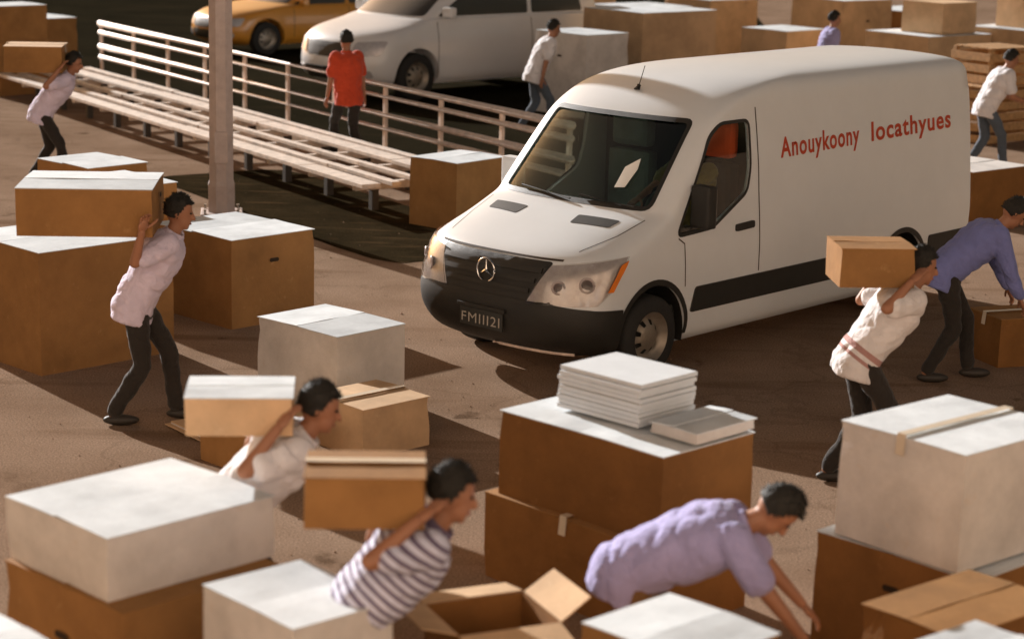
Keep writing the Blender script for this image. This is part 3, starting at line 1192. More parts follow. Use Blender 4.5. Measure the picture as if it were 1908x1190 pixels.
def car(name, label, cat, loc, yaw, paint, levels, gh, wheels, L, headlamp=(0.62, 0.80), group=None):
    """Passenger car: lower body and glasshouse lofts, windows, lamps and wheels."""
    t = thing(name, label, cat, loc, yaw, group)
    lb_ = body_loft(levels, 50)
    sk = Skin(lb_)
    b = finish('body', lb_.copy(), paint, t, smooth=True)
    wr, wv, u1, u2 = wheels
    carve(b, [cyl_cutter(u, wr, wr + 0.07, s0, s1) for u in (u1, u2) for s0, s1 in ((wv - 0.25, wv + 0.5), (-wv - 0.5, -wv + 0.25))])
    for p in b.data.polygons:
        p.use_smooth = True
    b.data.set_sharp_from_angle(angle=R(35))
    for u in (u1, u2):
        for s in (1, -1):
            wheel(t, u, s * wv, wr, 0.20, s)
    gl = body_loft(gh, 40)
    gs = Skin(gl)
    finish('roof', gl.copy(), paint, t, smooth=True)
    z0, z1 = gh[0][0] + 0.04, gh[-3][0] - 0.05
    uf0, uf1 = gh[0][1], gh[-3][1]
    w0, w1 = gh[0][3], gh[-3][3]
    D = gh[0][4]
    gs.patch('windshield', rounded([(-w0 * 0.86, z0), (w0 * 0.86, z0), (w1 * 0.84, z1), (-w1 * 0.84, z1)], 0.05), 'front', 0.004, 'black_paint', t, thick=0.006)
    ur = gh[0][2]
    um = (uf1 + gh[-3][2]) / 2
    for ax in ('side', 'side_r'):
        gs.patch('side_window', rounded([(uf0 + D * 0.9, z0), (um - 0.04, z0), (um - 0.04, z1), (uf1 + D * 0.7, z1)], 0.04), ax, 0.004, 'black_paint', t, thick=0.006)
        gs.patch('side_window', rounded([(um + 0.04, z0), (ur - 0.45, z0), (gh[-3][2] - 0.35, z1), (um + 0.04, z1)], 0.04), ax, 0.004, 'black_paint', t, thick=0.006)
        sk.line('door_seam', [(um, 0.30), (um, gh[0][0] - 0.02)], ax, 0.012, 0.0015, 'seam', t)
        sk.line('door_seam', [(uf0 + D * 0.8, 0.30), (uf0 + D * 0.8, gh[0][0] - 0.03)], ax, 0.012, 0.0015, 'seam', t)
        sk.patch('door_handle', [(um - 0.22, gh[0][0] - 0.14), (um - 0.06, gh[0][0] - 0.13), (um - 0.06, gh[0][0] - 0.10), (um - 0.22, gh[0][0] - 0.11)], ax, 0.012, paint, t, thick=0.02)
        s = 1 if ax == 'side' else -1
        bm = bmesh.new()
        add_box(bm, (-uf0 - 0.55, s * (w0 + 0.02), gh[0][0] + 0.02), (-uf0 - 0.42, s * (w0 + 0.20), gh[0][0] + 0.17), 0.03)
        finish('wing_mirror', bm, paint, t)
    wl_ = levels[2][3]
    h0, h1 = headlamp
    for s in (1, -1):
        sk.patch('headlight', rounded([(s * wl_ * 0.52, h0), (s * wl_ * 0.93, h0 + 0.03), (s * wl_ * 0.95, h1), (s * wl_ * 0.58, h1 - 0.03)], 0.04), 'front', 0.012, 'lamp_reflector', t, thick=0.02)
        sk.patch('fog_lamp', rounded([(s * wl_ * 0.62, 0.34), (s * wl_ * 0.84, 0.34), (s * wl_ * 0.84, 0.44), (s * wl_ * 0.62, 0.44)], 0.03), 'front', 0.012, 'lamp_reflector', t, thick=0.02)
    sk.patch('grille', rounded([(-wl_ * 0.46, h0 - 0.03), (wl_ * 0.46, h0 - 0.03), (wl_ * 0.5, h1 - 0.05), (-wl_ * 0.5, h1 - 0.05)], 0.04), 'front', 0.010, 'black_plastic', t, thick=0.02)
    sk.patch('air_intake', rounded([(-wl_ * 0.5, 0.30), (wl_ * 0.5, 0.30), (wl_ * 0.5, 0.46), (-wl_ * 0.5, 0.46)], 0.04), 'front', 0.010, 'black_plastic', t, thick=0.02)
    return t


MV = [  # tall-nosed minivan
    (0.22, 0.22, 4.62, 0.80, 0.55, 2.5, 0.2),
    (0.32, 0.08, 4.70, 0.87, 0.55, 2.6, 0.2),
    (0.50, 0.02, 4.74, 0.90, 0.58, 2.6, 0.2),
    (0.68, 0.05, 4.74, 0.905, 0.60, 2.6, 0.2),
    (0.84, 0.12, 4.72, 0.90, 0.62, 2.6, 0.2),
    (0.95, 0.30, 4.70, 0.88, 0.62, 2.6, 0.2),
    (1.05, 0.75, 4.68, 0.86, 0.50, 2.6, 0.2),
    (1.12, 1.05, 4.66, 0.84, 0.40, 2.6, 0.2),
    (1.14, 1.30, 4.60, 0.70, 0.40, 2.6, 0.2),
]
MG = [
    (1.10, 0.98, 4.64, 0.83, 0.42, 2.4, 0.15),
    (1.25, 1.20, 4.60, 0.81, 0.42, 2.4, 0.15),
    (1.45, 1.52, 4.52, 0.77, 0.42, 2.4, 0.15),
    (1.62, 1.80, 4.44, 0.71, 0.42, 2.4, 0.2),
    (1.70, 2.10, 4.34, 0.62, 0.42, 2.4, 0.25),
    (1.74, 2.60, 4.10, 0.40, 0.42, 2.4, 0.3),
]
SD = [  # saloon
    (0.20, 0.20, 4.42, 0.76, 0.5, 2.5, 0.2),
    (0.30, 0.06, 4.52, 0.84, 0.5, 2.6, 0.25),
    (0.45, 0.02, 4.56, 0.86, 0.52, 2.6, 0.25),
    (0.60, 0.05, 4.56, 0.865, 0.55, 2.6, 0.25),
    (0.72, 0.14, 4.52, 0.86, 0.55, 2.6, 0.25),
    (0.82, 0.40, 4.48, 0.84, 0.55, 2.6, 0.25),
    (0.90, 0.95, 4.40, 0.80, 0.45, 2.6, 0.25),
    (0.94, 1.25, 4.30, 0.70, 0.40, 2.6, 0.25),
]
SG = [
    (0.88, 1.15, 4.00, 0.78, 0.36, 2.4, 0.3),
    (1.02, 1.42, 3.80, 0.75, 0.36, 2.4, 0.3),
    (1.20, 1.75, 3.58, 0.69, 0.36, 2.4, 0.3),
    (1.34, 2.00, 3.38, 0.62, 0.36, 2.4, 0.3),
    (1.40, 2.25, 3.20, 0.50, 0.36, 2.4, 0.3),
    (1.43, 2.50, 3.00, 0.30, 0.30, 2.4, 0.3),
]
pc_ = car('parked_minivan', 'white minivan parked behind the fence next to the yellow car', 'car', (-3.35, 35.2, 0.004), R(-136), 'silver_white', MV, MG, (0.33, 0.78, 0.95, 3.75), 4.7, (0.62, 0.84))
tx_ = car('yellow_car', 'yellow saloon car parked behind the fence at the upper left', 'car', (-6.55, 42.7, 0.004), R(-140), 'taxi_yellow', SD, SG, (0.31, 0.75, 0.85, 3.5), 4.5, (0.52, 0.70))

pc_.scale = (1.25, 1.25, 1.25)
tx_.scale = (1.12, 1.12, 1.12)


# ------------------------------------------------------------------ cartons
def wall_panel(bm, a, b, z0, z1, bulge, seed, nx=8, nz=6):
    """One side of a carton, slightly bowed and dented."""
    a, b = Vector(a), Vector(b)
    d = b - a
    n = Vector((d.y, -d.x, 0)).normalized()
    rows = []
    for j in range(nz + 1):
        row = []
        for i in range(nx + 1):
            s, q = i / nx, j / nz
            k = math.sin(math.pi * s) * math.sin(math.pi * q)
            w = noise.noise((s * 3 + seed, q * 3, seed * 1.7)) * 0.6 + 0.6
            p = a + d * s + Vector((0, 0, z0 + (z1 - z0) * q)) + n * bulge * k * w
            row.append(bm.verts.new(p))
        rows.append(row)
    for j in range(nz):
        for i in range(nx):
            bm.faces.new((rows[j][i], rows[j][i + 1], rows[j + 1][i + 1], rows[j + 1][i]))


def carton(label, x, y, z0, sx, sy, sz, yaw, side='kraft', lid='sunlit_lid', style='closed', tape=False, group=None, name='cardboard_box', near=True, tilt=0.0):
    """Carton with walls, lid flaps (paler lids paint in sunlight), tape; (x, y) is the near corner, sx runs right-back, sy left-back."""
    a = R(yaw)
    ex, ey = Vector((math.cos(a), math.sin(a), 0)), Vector((-math.sin(a), math.cos(a), 0))
    c = Vector((x, y, z0)) + ex * sx / 2 + ey * sy / 2
    t = thing(name, label, 'box', c, a, group)
    t.rotation_euler.y = R(tilt)
    hx, hy = sx / 2, sy / 2
    sd = random.uniform(0, 50)
    bm = bmesh.new()
    bl = 0.012 * random.uniform(0.5, 1.3)
    cs = [(-hx, -hy, 0), (hx, -hy, 0), (hx, hy, 0), (-hx, hy, 0)]
    for k in range(4):
        wall_panel(bm, cs[k], cs[(k + 1) % 4], 0, sz, bl, sd + k * 5)
    bm.faces.new([bm.verts.new((p[0], p[1], 0.002)) for p in cs])
    bmesh.ops.remove_doubles(bm, verts=bm.verts[:], dist=1e-4)
    for c_ in cs:
        amt = random.uniform(0.0, 0.016)
        zc = random.choice((0.0, sz, sz * 0.85))
        for v in bm.verts:
            q_ = (v.co - Vector((c_[0], c_[1], zc))).length
            if q_ < 0.16:
                v.co -= Vector((math.copysign(1, c_[0]), math.copysign(1, c_[1]), 0)) * amt * (1 - q_ / 0.16)
    finish('wall', bm, side, t, thick=0.006 if style == 'open' else 0.0)
    th = 0.006
    if sz > 0.27 and random.random() < 0.35:
        for k in (0, 1, 2, 3):
            if (k % 2) != int(sd) % 2:
                continue
            p_, q_ = Vector(cs[k]), Vector(cs[(k + 1) % 4])
            d_ = (q_ - p_).normalized()
            n_ = Vector((d_.y, -d_.x, 0))
            m_ = (p_ + q_) / 2 + Vector((0, 0, sz * 0.72)) + n_ * (bl + 0.006)
            bm = bmesh.new()
            bm.faces.new([bm.verts.new(m_ + d_ * (0.035 * math.copysign(1, math.cos(a_)) + 0.018 * math.cos(a_)) + Vector((0, 0, 0.018 * math.sin(a_)))) for a_ in [2 * math.pi * (j_ + 0.5) / 16 for j_ in range(16)]])
            finish('hand_hole', bm, 'hole_dark', t)
    if style == 'closed':
        for s in (-1, 1):
            bm = bmesh.new()
            lift = random.uniform(0.0, 0.010)
            nx_, ny_ = 8, 3
            rows = []
            for j in range(ny_ + 1):
                q = j / ny_
                yy = s * (hy + 0.003 - (hy + 0.001) * q)
                row = []
                for i in range(nx_ + 1):
                    u = i / nx_
                    zz = sz + 0.002 + lift * q + 0.006 * noise.noise((u * 2 + sd, q * 2 + s, 1.0)) * q
                    row.append(bm.verts.new((-hx - 0.003 + (sx + 0.006) * u, yy, zz)))
                rows.append(row)
            for j in range(ny_):
                for i in range(nx_):
                    bm.faces.new((rows[j][i], rows[j][i + 1], rows[j + 1][i + 1], rows[j + 1][i]))
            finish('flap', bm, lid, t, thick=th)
        if tape or (lid.startswith('kraft') and random.random() < 0.5):
            bm = bmesh.new()
            vs = []
            for i in range(7):
                u = i / 6
                xx = -hx - 0.004 + (sx + 0.008) * u
                vs.append([bm.verts.new((xx, -0.028, sz + 0.0215)), bm.verts.new((xx, 0.028, sz + 0.0215))])
            for p_, q_ in zip(vs[:-1], vs[1:]):
                bm.faces.new((p_[0], p_[1], q_[1], q_[0]))
            for s, row in ((-1, vs[0]), (1, vs[-1])):
                e1 = bm.verts.new((s * (hx + 0.016), -0.028, sz - 0.09))
                e2 = bm.verts.new((s * (hx + 0.016), 0.028, sz - 0.09))
                bm.faces.new((row[0], row[1], e2, e1))
            finish('tape', bm, 'tape', t)
    elif style == 'open':
        for k in range(4):
            p, q = Vector(cs[k]), Vector(cs[(k + 1) % 4])
            d = (q - p)
            n = Vector((d.y, -d.x, 0)).normalized()
            an = R(random.uniform(8, 40)) if k % 2 else R(random.uniform(-35, 20))
            fl = min(sx, sy) * 0.42
            bm = bmesh.new()
            o_ = n * math.cos(an) * fl + Vector((0, 0, math.sin(an) * fl))
            up = Vector((0, 0, sz + 0.002))
            bm.faces.new([bm.verts.new(v) for v in (p + up + d * 0.01, q + up - d * 0.01, q + up - d * 0.03 + o_, p + up + d * 0.03 + o_)])
            finish('flap', bm, lid, t, thick=th)
    return t


CART = 'cartons piled along the street'
# foreground, left to right (near corner x, y, base z, size right, size left, height, yaw)
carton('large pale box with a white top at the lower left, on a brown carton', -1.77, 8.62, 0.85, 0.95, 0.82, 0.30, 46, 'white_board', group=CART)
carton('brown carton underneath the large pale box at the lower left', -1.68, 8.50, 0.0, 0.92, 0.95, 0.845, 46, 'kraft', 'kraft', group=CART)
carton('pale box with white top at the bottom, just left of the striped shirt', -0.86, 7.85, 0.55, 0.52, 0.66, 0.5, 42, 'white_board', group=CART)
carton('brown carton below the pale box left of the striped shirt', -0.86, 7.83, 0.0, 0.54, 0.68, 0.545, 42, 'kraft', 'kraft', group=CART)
carton('sunlit white topped box cut off by the lower left corner of the picture', -2.05, 7.25, 0.45, 0.45, 0.6, 0.6, 44, 'kraft_light', group=CART)
carton('brown carton at the very bottom left, under the sunlit white topped corner box', -2.05, 7.22, 0.0, 0.5, 0.62, 0.445, 44, 'kraft', 'kraft', group=CART)
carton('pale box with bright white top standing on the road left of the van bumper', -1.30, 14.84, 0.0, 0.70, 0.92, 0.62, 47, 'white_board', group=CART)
carton('low brown box with sunlit pale top on the road in front of the sunlit white topped box', -1.72, 13.25, 0.0, 0.55, 0.6, 0.28, 45, 'kraft', 'white_board', group=CART)
carton('big brown carton with sunlit pale rim carrying the stack of white paper', 0.83, 10.55, 0.52, 0.78, 1.25, 0.50, 45, 'kraft_dark', 'sunlit_lid', group=CART)
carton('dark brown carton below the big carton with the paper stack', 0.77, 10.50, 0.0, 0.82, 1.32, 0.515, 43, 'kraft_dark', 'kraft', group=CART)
carton('small pale box standing in for a flap on the right end of the big brown carton', 1.02, 10.72, 1.045, 0.52, 0.34, 0.06, 45, 'white_board', group=CART)  # thin box in place of a carton flap
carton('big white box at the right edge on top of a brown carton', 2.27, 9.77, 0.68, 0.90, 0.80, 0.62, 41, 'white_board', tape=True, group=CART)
carton('brown carton with sunlit pale top under the big white box at the right', 2.36, 9.72, 0.0, 1.0, 1.02, 0.66, 43, 'kraft_dark', 'sunlit_lid', group=CART)
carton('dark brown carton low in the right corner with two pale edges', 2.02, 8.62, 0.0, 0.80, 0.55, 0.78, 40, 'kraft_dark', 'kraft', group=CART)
carton('sunlit white topped box at the bottom edge below the bending person', 0.76, 7.69, 0.4, 0.55, 0.62, 0.6, 44, 'kraft', group=CART)
carton('brown carton under the sunlit white topped box at the bottom edge', 0.76, 7.66, 0.0, 0.58, 0.64, 0.395, 44, 'kraft', 'kraft', group=CART)
carton('sunlit white topped box in the lower right corner of the picture', 1.85, 7.55, 0.45, 0.6, 0.45, 0.55, 40, 'kraft', group=CART)
carton('brown carton under the sunlit white topped box in the lower right corner', 1.84, 7.52, 0.0, 0.62, 0.48, 0.445, 40, 'kraft', 'kraft', group=CART)
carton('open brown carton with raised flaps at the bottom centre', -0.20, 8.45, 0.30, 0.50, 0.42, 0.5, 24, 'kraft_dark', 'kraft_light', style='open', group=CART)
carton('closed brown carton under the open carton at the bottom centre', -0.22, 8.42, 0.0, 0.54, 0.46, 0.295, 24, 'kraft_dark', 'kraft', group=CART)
carton('tan carton on the road in front of the sunlit white topped box', -1.02, 13.75, 0.0, 0.62, 0.60, 0.36, 44, 'kraft_light', 'kraft_light', tape=True, group=CART)
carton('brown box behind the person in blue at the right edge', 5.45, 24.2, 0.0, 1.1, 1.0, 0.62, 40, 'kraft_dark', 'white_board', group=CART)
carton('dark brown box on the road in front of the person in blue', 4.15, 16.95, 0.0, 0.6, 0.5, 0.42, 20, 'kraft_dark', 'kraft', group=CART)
# middle left
carton('huge brown carton standing on the road at the left edge', -3.75, 15.85, 0.0, 1.30, 1.15, 1.0, 46, 'kraft', 'sunlit_lid', group=CART)
carton('brown carton with pointed sunlit white top right of the huge carton', -2.48, 17.65, 0.0, 0.95, 1.15, 0.80, 46, 'kraft', 'sunlit_lid', group=CART)
carton('brown box with sunlit white top on the far side of the huge carton', -3.9, 18.6, 0.0, 0.95, 0.9, 1.05, 44, 'kraft', 'sunlit_lid', group=CART)
carton('brown carton with sunlit white top beside the pole below the fence', -4.35, 20.6, 0.0, 0.75, 0.9, 0.95, 47, 'kraft', 'sunlit_lid', group=CART)
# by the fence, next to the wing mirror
carton('brown box with sunlit white top beside the wing mirror of the van', -0.66, 22.75, 0.0, 0.85, 0.72, 0.78, 50, 'kraft', 'sunlit_lid', group=CART)


def far_pile(rows):
    for r in rows:
        carton(*r, group='cartons behind the van')


far_pile([
    ('tan carton with broad sunlit white top right behind the roof of the van', 2.15, 36.0, 0.0, 1.9, 1.5, 1.55, 42, 'kraft_light', 'sunlit_lid'),
    ('brown carton with sunlit white top behind the tan carton at the top edge', 2.2, 40.0, 0.0, 1.6, 1.3, 1.35, 40, 'white_board', 'sunlit_lid'),
    ('white box right of the person standing by the minivan', 1.1, 33.5, 0.0, 1.0, 1.2, 1.35, 44, 'white_board', 'sunlit_lid'),
    ('wide tan carton at the top right behind the rear of the van', 7.2, 36.2, 0.0, 1.7, 1.5, 1.25, 38, 'kraft_light', 'sunlit_lid'),
    ('tan carton on top of the wide tan carton at the top right', 7.5, 36.6, 1.26, 1.0, 0.9, 0.55, 42, 'kraft_light', 'kraft_light'),
    ('brown carton with sunlit white top in the far top right corner', 9.1, 36.8, 0.0, 1.4, 1.3, 1.35, 45, 'kraft_light', 'sunlit_lid'),
    ('small tan carton on the brown carton in the far top right corner', 9.2, 37.2, 1.36, 0.9, 0.8, 0.55, 36, 'kraft_light', 'sunlit_lid'),
    ('low tan carton between the van rear and the far right pile', 6.4, 33.8, 0.0, 1.0, 1.0, 0.8, 40, 'kraft_light', 'sunlit_lid'),
    ('brown carton peeking over the top of the van roof', 5.0, 38.5, 0.0, 1.2, 1.1, 1.1, 44, 'kraft_light', 'sunlit_lid'),
    ('pale carton in the gap between the minivan and the tan carton', 0.9, 44.0, 0.0, 1.6, 1.5, 1.3, 42, 'kraft_light', 'sunlit_lid'),
    ('brown carton at the far top edge right of the person in lilac', 8.4, 43.0, 0.0, 1.6, 1.5, 1.2, 48, 'kraft', 'sunlit_lid'),
    ('tan carton at the far top edge over the middle of the van roof', 4.1, 44.5, 0.0, 1.5, 1.4, 1.25, 41, 'kraft_light', 'sunlit_lid'),
    ('low pale box beside the slatted crates at the right edge', 9.2, 32.6, 0.0, 1.1, 1.0, 0.75, 42, 'white_board', 'sunlit_lid'),
    ('tan carton at the top edge above the rear of the van', 6.5, 41.5, 0.0, 1.5, 1.4, 1.5, 40, 'kraft_light', 'sunlit_lid'),
    ('brown carton at the upper left edge behind the carrier in lilac', -9.2, 38.0, 0.0, 1.2, 1.1, 1.0, 45, 'kraft', 'sunlit_lid'),
    ('brown carton with sunlit white top in the top left corner', -8.7, 34.5, 0.9, 0.9, 0.8, 0.6, 45, 'kraft', 'sunlit_lid'),
    ('lower brown carton of the stack in the top left corner', -8.72, 34.45, 0.0, 0.95, 0.85, 0.895, 45, 'kraft', 'kraft'),
])



def crate(label, x, y, z, yaw, sx, sy, sz):
    """Slatted wooden crate: corner posts and boards with gaps."""
    t = thing('wooden_crate', label, 'crate', (x, y, z), R(yaw), 'wooden crates behind the van')
    for px_ in (-1, 1):
        for py_ in (-1, 1):
            bm = bmesh.new()
            add_box(bm, (px_ * (sx / 2 - 0.05) - 0.035, py_ * (sy / 2 - 0.05) - 0.035, 0), (px_ * (sx / 2 - 0.05) + 0.035, py_ * (sy / 2 - 0.05) + 0.035, sz), 0.004)
            finish('corner_post', bm, 'wood', t)
    k = 0
    while 0.02 + k * 0.17 + 0.12 < sz:
        z0 = 0.02 + k * 0.17 + random.uniform(-0.008, 0.008)
        for s in (-1, 1):
            bm = bmesh.new()
            add_box(bm, (-sx / 2, s * (sy / 2) - 0.011, z0), (sx / 2, s * (sy / 2) + 0.011, z0 + 0.12), 0.003)
            finish('slat', bm, 'wood', t)
            bm = bmesh.new()
            add_box(bm, (s * (sx / 2) - 0.011, -sy / 2 + 0.013, z0), (s * (sx / 2) + 0.011, sy / 2 - 0.013, z0 + 0.12), 0.003)
            finish('slat', bm, 'wood', t)
        k += 1
    for k in range(int(sy / 0.16)):
        bm = bmesh.new()
        y0 = -sy / 2 + 0.01 + k * 0.16
        add_box(bm, (-sx / 2, y0, sz + 0.001), (sx / 2, y0 + 0.125, sz + 0.022), 0.003)
        finish('lid_board', bm, 'wood', t)


crate('slatted wooden crate behind the rear of the van, lower of two', 7.35, 32.2, 0.0, 40, 1.3, 1.1, 0.86)
crate('small slatted wooden crate stacked on the crate behind the van', 7.45, 32.3, 0.884, 33, 0.95, 0.85, 0.55)

# flattened cartons lying by the white topped box
fc = thing('flattened_cartons', 'pale flattened cartons lying on the road before the white topped box', 'cardboard', (-1.95, 14.55, 0.004), R(38))
for k in range(4):
    bm = bmesh.new()
    jx, jy = random.uniform(-0.04, 0.04), random.uniform(-0.04, 0.04)
    add_box(bm, (-0.48 + jx, -0.30 + jy, k * 0.011), (0.48 + jx, 0.30 + jy, k * 0.011 + 0.009))
    finish('sheet', bm, 'kraft_light' if k % 2 else 'white_board', fc)

# stack of white paper on the big brown carton
ps = thing('paper_stack', 'stack of white paper bundles on the big brown carton', 'paper stack', (0.67, 11.40, 1.047), R(46))
for k in range(9):
    bm = bmesh.new()
    jx, jy = random.uniform(-0.012, 0.012), random.uniform(-0.012, 0.012)
    add_box(bm, (-0.245 + jx, -0.31 + jy, k * 0.028 + 0.001), (0.245 + jx, 0.31 + jy, k * 0.028 + 0.0265), 0.004)
    finish('bundle', bm, 'paper', ps)

# loose packing strap on the road
bm = bmesh.new()
add_tube(bm, [(-2.90, 12.9, 0.55), (-2.62, 12.75, 0.52), (-2.2, 12.85, 0.55)], 0.008, 6)
#strap = finish('packing_strap', bm, 'strap_plastic', smooth=True)
bm.free()


# ------------------------------------------------------------------ people
def ik(a, b, l1, l2, hint):
    a, b = Vector(a), Vector(b)
    d = b - a
    L = min(d.length, (l1 + l2) * 0.999)
    d.normalize()
    x = (l1 * l1 - l2 * l2 + L * L) / (2 * L)
    h = math.sqrt(max(l1 * l1 - x * x, 0))
    hint = Vector(hint)
    hp_ = hint - d * hint.dot(d)
    hp_ = hp_.normalized() if hp_.length > 1e-4 else Vector((0, 0, -1))
    return a + d * x + hp_ * h, a + d * L


def ell_ring(c, ax, ay, rx, ry, n=18, sq=2.3):
    out = []
    for k in range(n):
        t = 2 * math.pi * k / n
        ct, st = math.cos(t), math.sin(t)
        out.append(c + ax * rx * math.copysign(abs(ct) ** (2 / sq), ct) + ay * ry * math.copysign(abs(st) ** (2 / sq), st))
    return out


def hand(bm, wrist, elbow, side, curl):
    """Palm, four unequal bent fingers and a thumb off the side of the palm."""
    d = (Vector(wrist) - Vector(elbow)).normalized()
    lat = d.cross(Vector((0, 0, 1)))
    lat = lat.normalized() if lat.length > 0.1 else Vector((0, 1, 0))
    nrm = lat.cross(d).normalized()
    rot = Matrix((d, lat, nrm)).transposed()
    add_ball(bm, Vector(wrist) + d * 0.045, (0.055, 0.042, 0.019), rot, 10, 8)
    for k, (off, l) in enumerate(((-0.030, 0.062), (-0.010, 0.075), (0.010, 0.070), (0.030, 0.055))):
        p = Vector(wrist) + d * 0.085 + lat * off
        dirv = d
        for s in range(3):
            q = p + dirv * l * (0.45, 0.32, 0.23)[s]
            add_capsule(bm, p, q, 0.0095 - s * 0.001, 0.0088 - s * 0.001, 7)
            p = q
            dirv = (dirv * math.cos(curl) - nrm * math.sin(curl)).normalized()
    p = Vector(wrist) + d * 0.03 - lat * 0.036
    dirv = (d * 0.6 - lat * 0.75 - nrm * 0.25).normalized()
    for s, l in enumerate((0.036, 0.03, 0.022)):
        q = p + dirv * l
        add_capsule(bm, p, q, 0.012 - s * 0.0015, 0.011 - s * 0.0015, 7)
        p = q
        dirv = (dirv + d * 0.35).normalized()


def person(label, x, y, facing, lean, shirt, trousers, skin_m='skin_tan', hands=None, stride=0.22, head_pitch=None,
           z=0.0, scale=1.0, long_sleeve=False, seated=False, group='people carrying boxes through the market', seed=0):
    """Local frame: x ahead, y left, z up. hands: targets for left and right hand."""
    t = thing('person', label, 'person', (x, y, z), R(facing), group)
    t.scale = (scale,) * 3
    ln = R(lean)
    d = Vector((math.sin(ln), 0, math.cos(ln)))            # spine
    fw = Vector((math.cos(ln), 0, -math.sin(ln)))          # chest forward
    lat = Vector((0, 1, 0))
    hip = Vector((-0.10 * math.sin(ln), 0, 0.93))
    sh = hip + d * 0.50
    neck = hip + d * 0.55
    hp_ = ln * 0.55 if head_pitch is None else R(head_pitch)
    hd = Vector((math.sin(hp_), 0, math.cos(hp_)))
    hf = Vector((math.cos(hp_), 0, -math.sin(hp_)))
    hc = neck + d * 0.05 + hd * 0.125
    SH = {1: sh + lat * 0.185, -1: sh - lat * 0.185}
    hands = hands or {1: (0.12, 0.27, 0.80), -1: (0.0, -0.27, 0.80)}
    arm = {}
    for s in (1, -1):
        el, wr = ik(SH[s], hands[s], 0.29, 0.26, (-0.6, 0.35 * s, -0.5))
        arm[s] = (el, wr)
    leg = {}
    for s in (1, -1):
        h0 = hip + lat * 0.095 * s - Vector((0, 0, 0.04))
        if seated:
            ft = hip + Vector((0.62, 0.10 * s, -0.40))
            kn, an = ik(h0, ft, 0.44, 0.43, (0.3, 0, 1))
        else:
            ft = Vector((stride * s * (1 if seed % 2 else -1), 0.10 * s, 0.085))
            kn, an = ik(h0, ft, 0.435, 0.435, (1, 0, 0))
        leg[s] = (h0, kn, an)
    # ---- body: one surface
    bm = bmesh.new()
    rings = [ell_ring(hip + d * a, lat, fw, w, q) for a, w, q in
             ((-0.08, 0.13, 0.10), (0.05, 0.135, 0.095), (0.2, 0.14, 0.10), (0.36, 0.165, 0.11), (0.48, 0.15, 0.09), (0.54, 0.07, 0.06))]
    ring_loft(bm, rings)
    add_capsule(bm, neck - d * 0.05, hc - hd * 0.06, 0.060, 0.054)
    rh = Matrix((hf, lat, hd)).transposed()
    add_ball(bm, hc + hd * 0.02 - hf * 0.008, (0.098, 0.078, 0.105), rh, 18, 14)
    add_ball(bm, hc - hd * 0.055 + hf * 0.028, (0.066, 0.060, 0.066), rh, 14, 10)
    add_ball(bm, hc - hd * 0.10 + hf * 0.062, (0.026, 0.028, 0.022), rh, 10, 8)
    add_capsule(bm, hc + hd * 0.015 + hf * 0.085, hc - hd * 0.030 + hf * 0.112, 0.010, 0.016, 8)
    for s in (1, -1):
        add_ball(bm, hc - hd * 0.005 + lat * 0.079 * s - hf * 0.01, (0.019, 0.009, 0.033), rh, 10, 8)
        el, wr = arm[s]
        add_capsule(bm, SH[s], el, 0.054, 0.042)
        add_capsule(bm, el, wr, 0.042, 0.027)
        h0, kn, an = leg[s]
        add_capsule(bm, h0, kn, 0.075, 0.055)
        add_capsule(bm, kn, an, 0.054, 0.036)
    body = finish('body', bm, skin_m, t)
    apply_mods(body, [('REMESH', {'mode': 'VOXEL', 'voxel_size': 0.011}), ('SMOOTH', {'factor': 0.5, 'iterations': 3})])
    bm = bmesh.new()
    bm.from_mesh(body.data)
    for s in (1, -1):
        el, wr = arm[s]
        hand(bm, wr, el, s, R(28))
    bm.to_mesh(body.data)
    bm.free()
    smooth_all(body)
    # ---- eyes, mouth
    for s in (1, -1):
        bm = bmesh.new()
        add_ball(bm, hc + hd * 0.012 + hf * 0.083 + lat * 0.033 * s, (0.010, 0.013, 0.007), rh, 8, 6)
        finish('eye', bm, 'eye_dark', t, smooth=True)
    bm = bmesh.new()
    add_ball(bm, hc - hd * 0.068 + hf * 0.090, (0.010, 0.024, 0.007), rh, 10, 6)
    finish('mouth', bm, 'lip', t, smooth=True)
    # ---- hair
    bm = bmesh.new()
    add_ball(bm, Vector((0, 0, 0)), (1, 1, 1), None, 48, 34)
    for v in bm.verts:
        a = v.co.copy()
        lim = -0.45 - 0.10 * a.y * a.y if a.x < 0.1 else -0.45 + 0.95 * min(1, (a.x - 0.1) / 0.45)
        if a.z < lim:
            a.z = lim
            a.x *= 0.86; a.y *= 0.86
        k = 1.02 + 0.07 * noise.noise((a.x * 5 + seed, a.y * 5, a.z * 5)) + 0.05 * noise.noise((a.x * 16 + seed, a.y * 16, a.z * 9))
        v.co = hc + hd * 0.022 - hf * 0.012 + hf * a.x * 0.104 * k + lat * a.y * 0.086 * k + hd * a.z * 0.114 * k
    rh_ = random.Random(seed + 40)
    for v in list(bm.verts):
        out = (v.co - hc).normalized()
        if rh_.random() > 0.45 or out.dot(hd) < -0.25:
            continue
        tip = v.co + (out * 0.5 + Vector((rh_.uniform(-0.6, 0.6), rh_.uniform(-0.6, 0.6), rh_.uniform(-0.7, 0.3)))).normalized() * rh_.uniform(0.012, 0.026)
        x_, y_, _ = frame_of(out)
        b3 = [bm.verts.new(v.co - out * 0.004 + (x_ * math.cos(q) + y_ * math.sin(q)) * 0.006) for q in (0, 2.1, 4.2)]
        tv = bm.verts.new(tip)
        for q in range(3):
            bm.faces.new((b3[q], b3[(q + 1) % 3], tv))
    finish('hair', bm, 'hair_dark', t, smooth=True)
    # ---- shirt
    bm = bmesh.new()
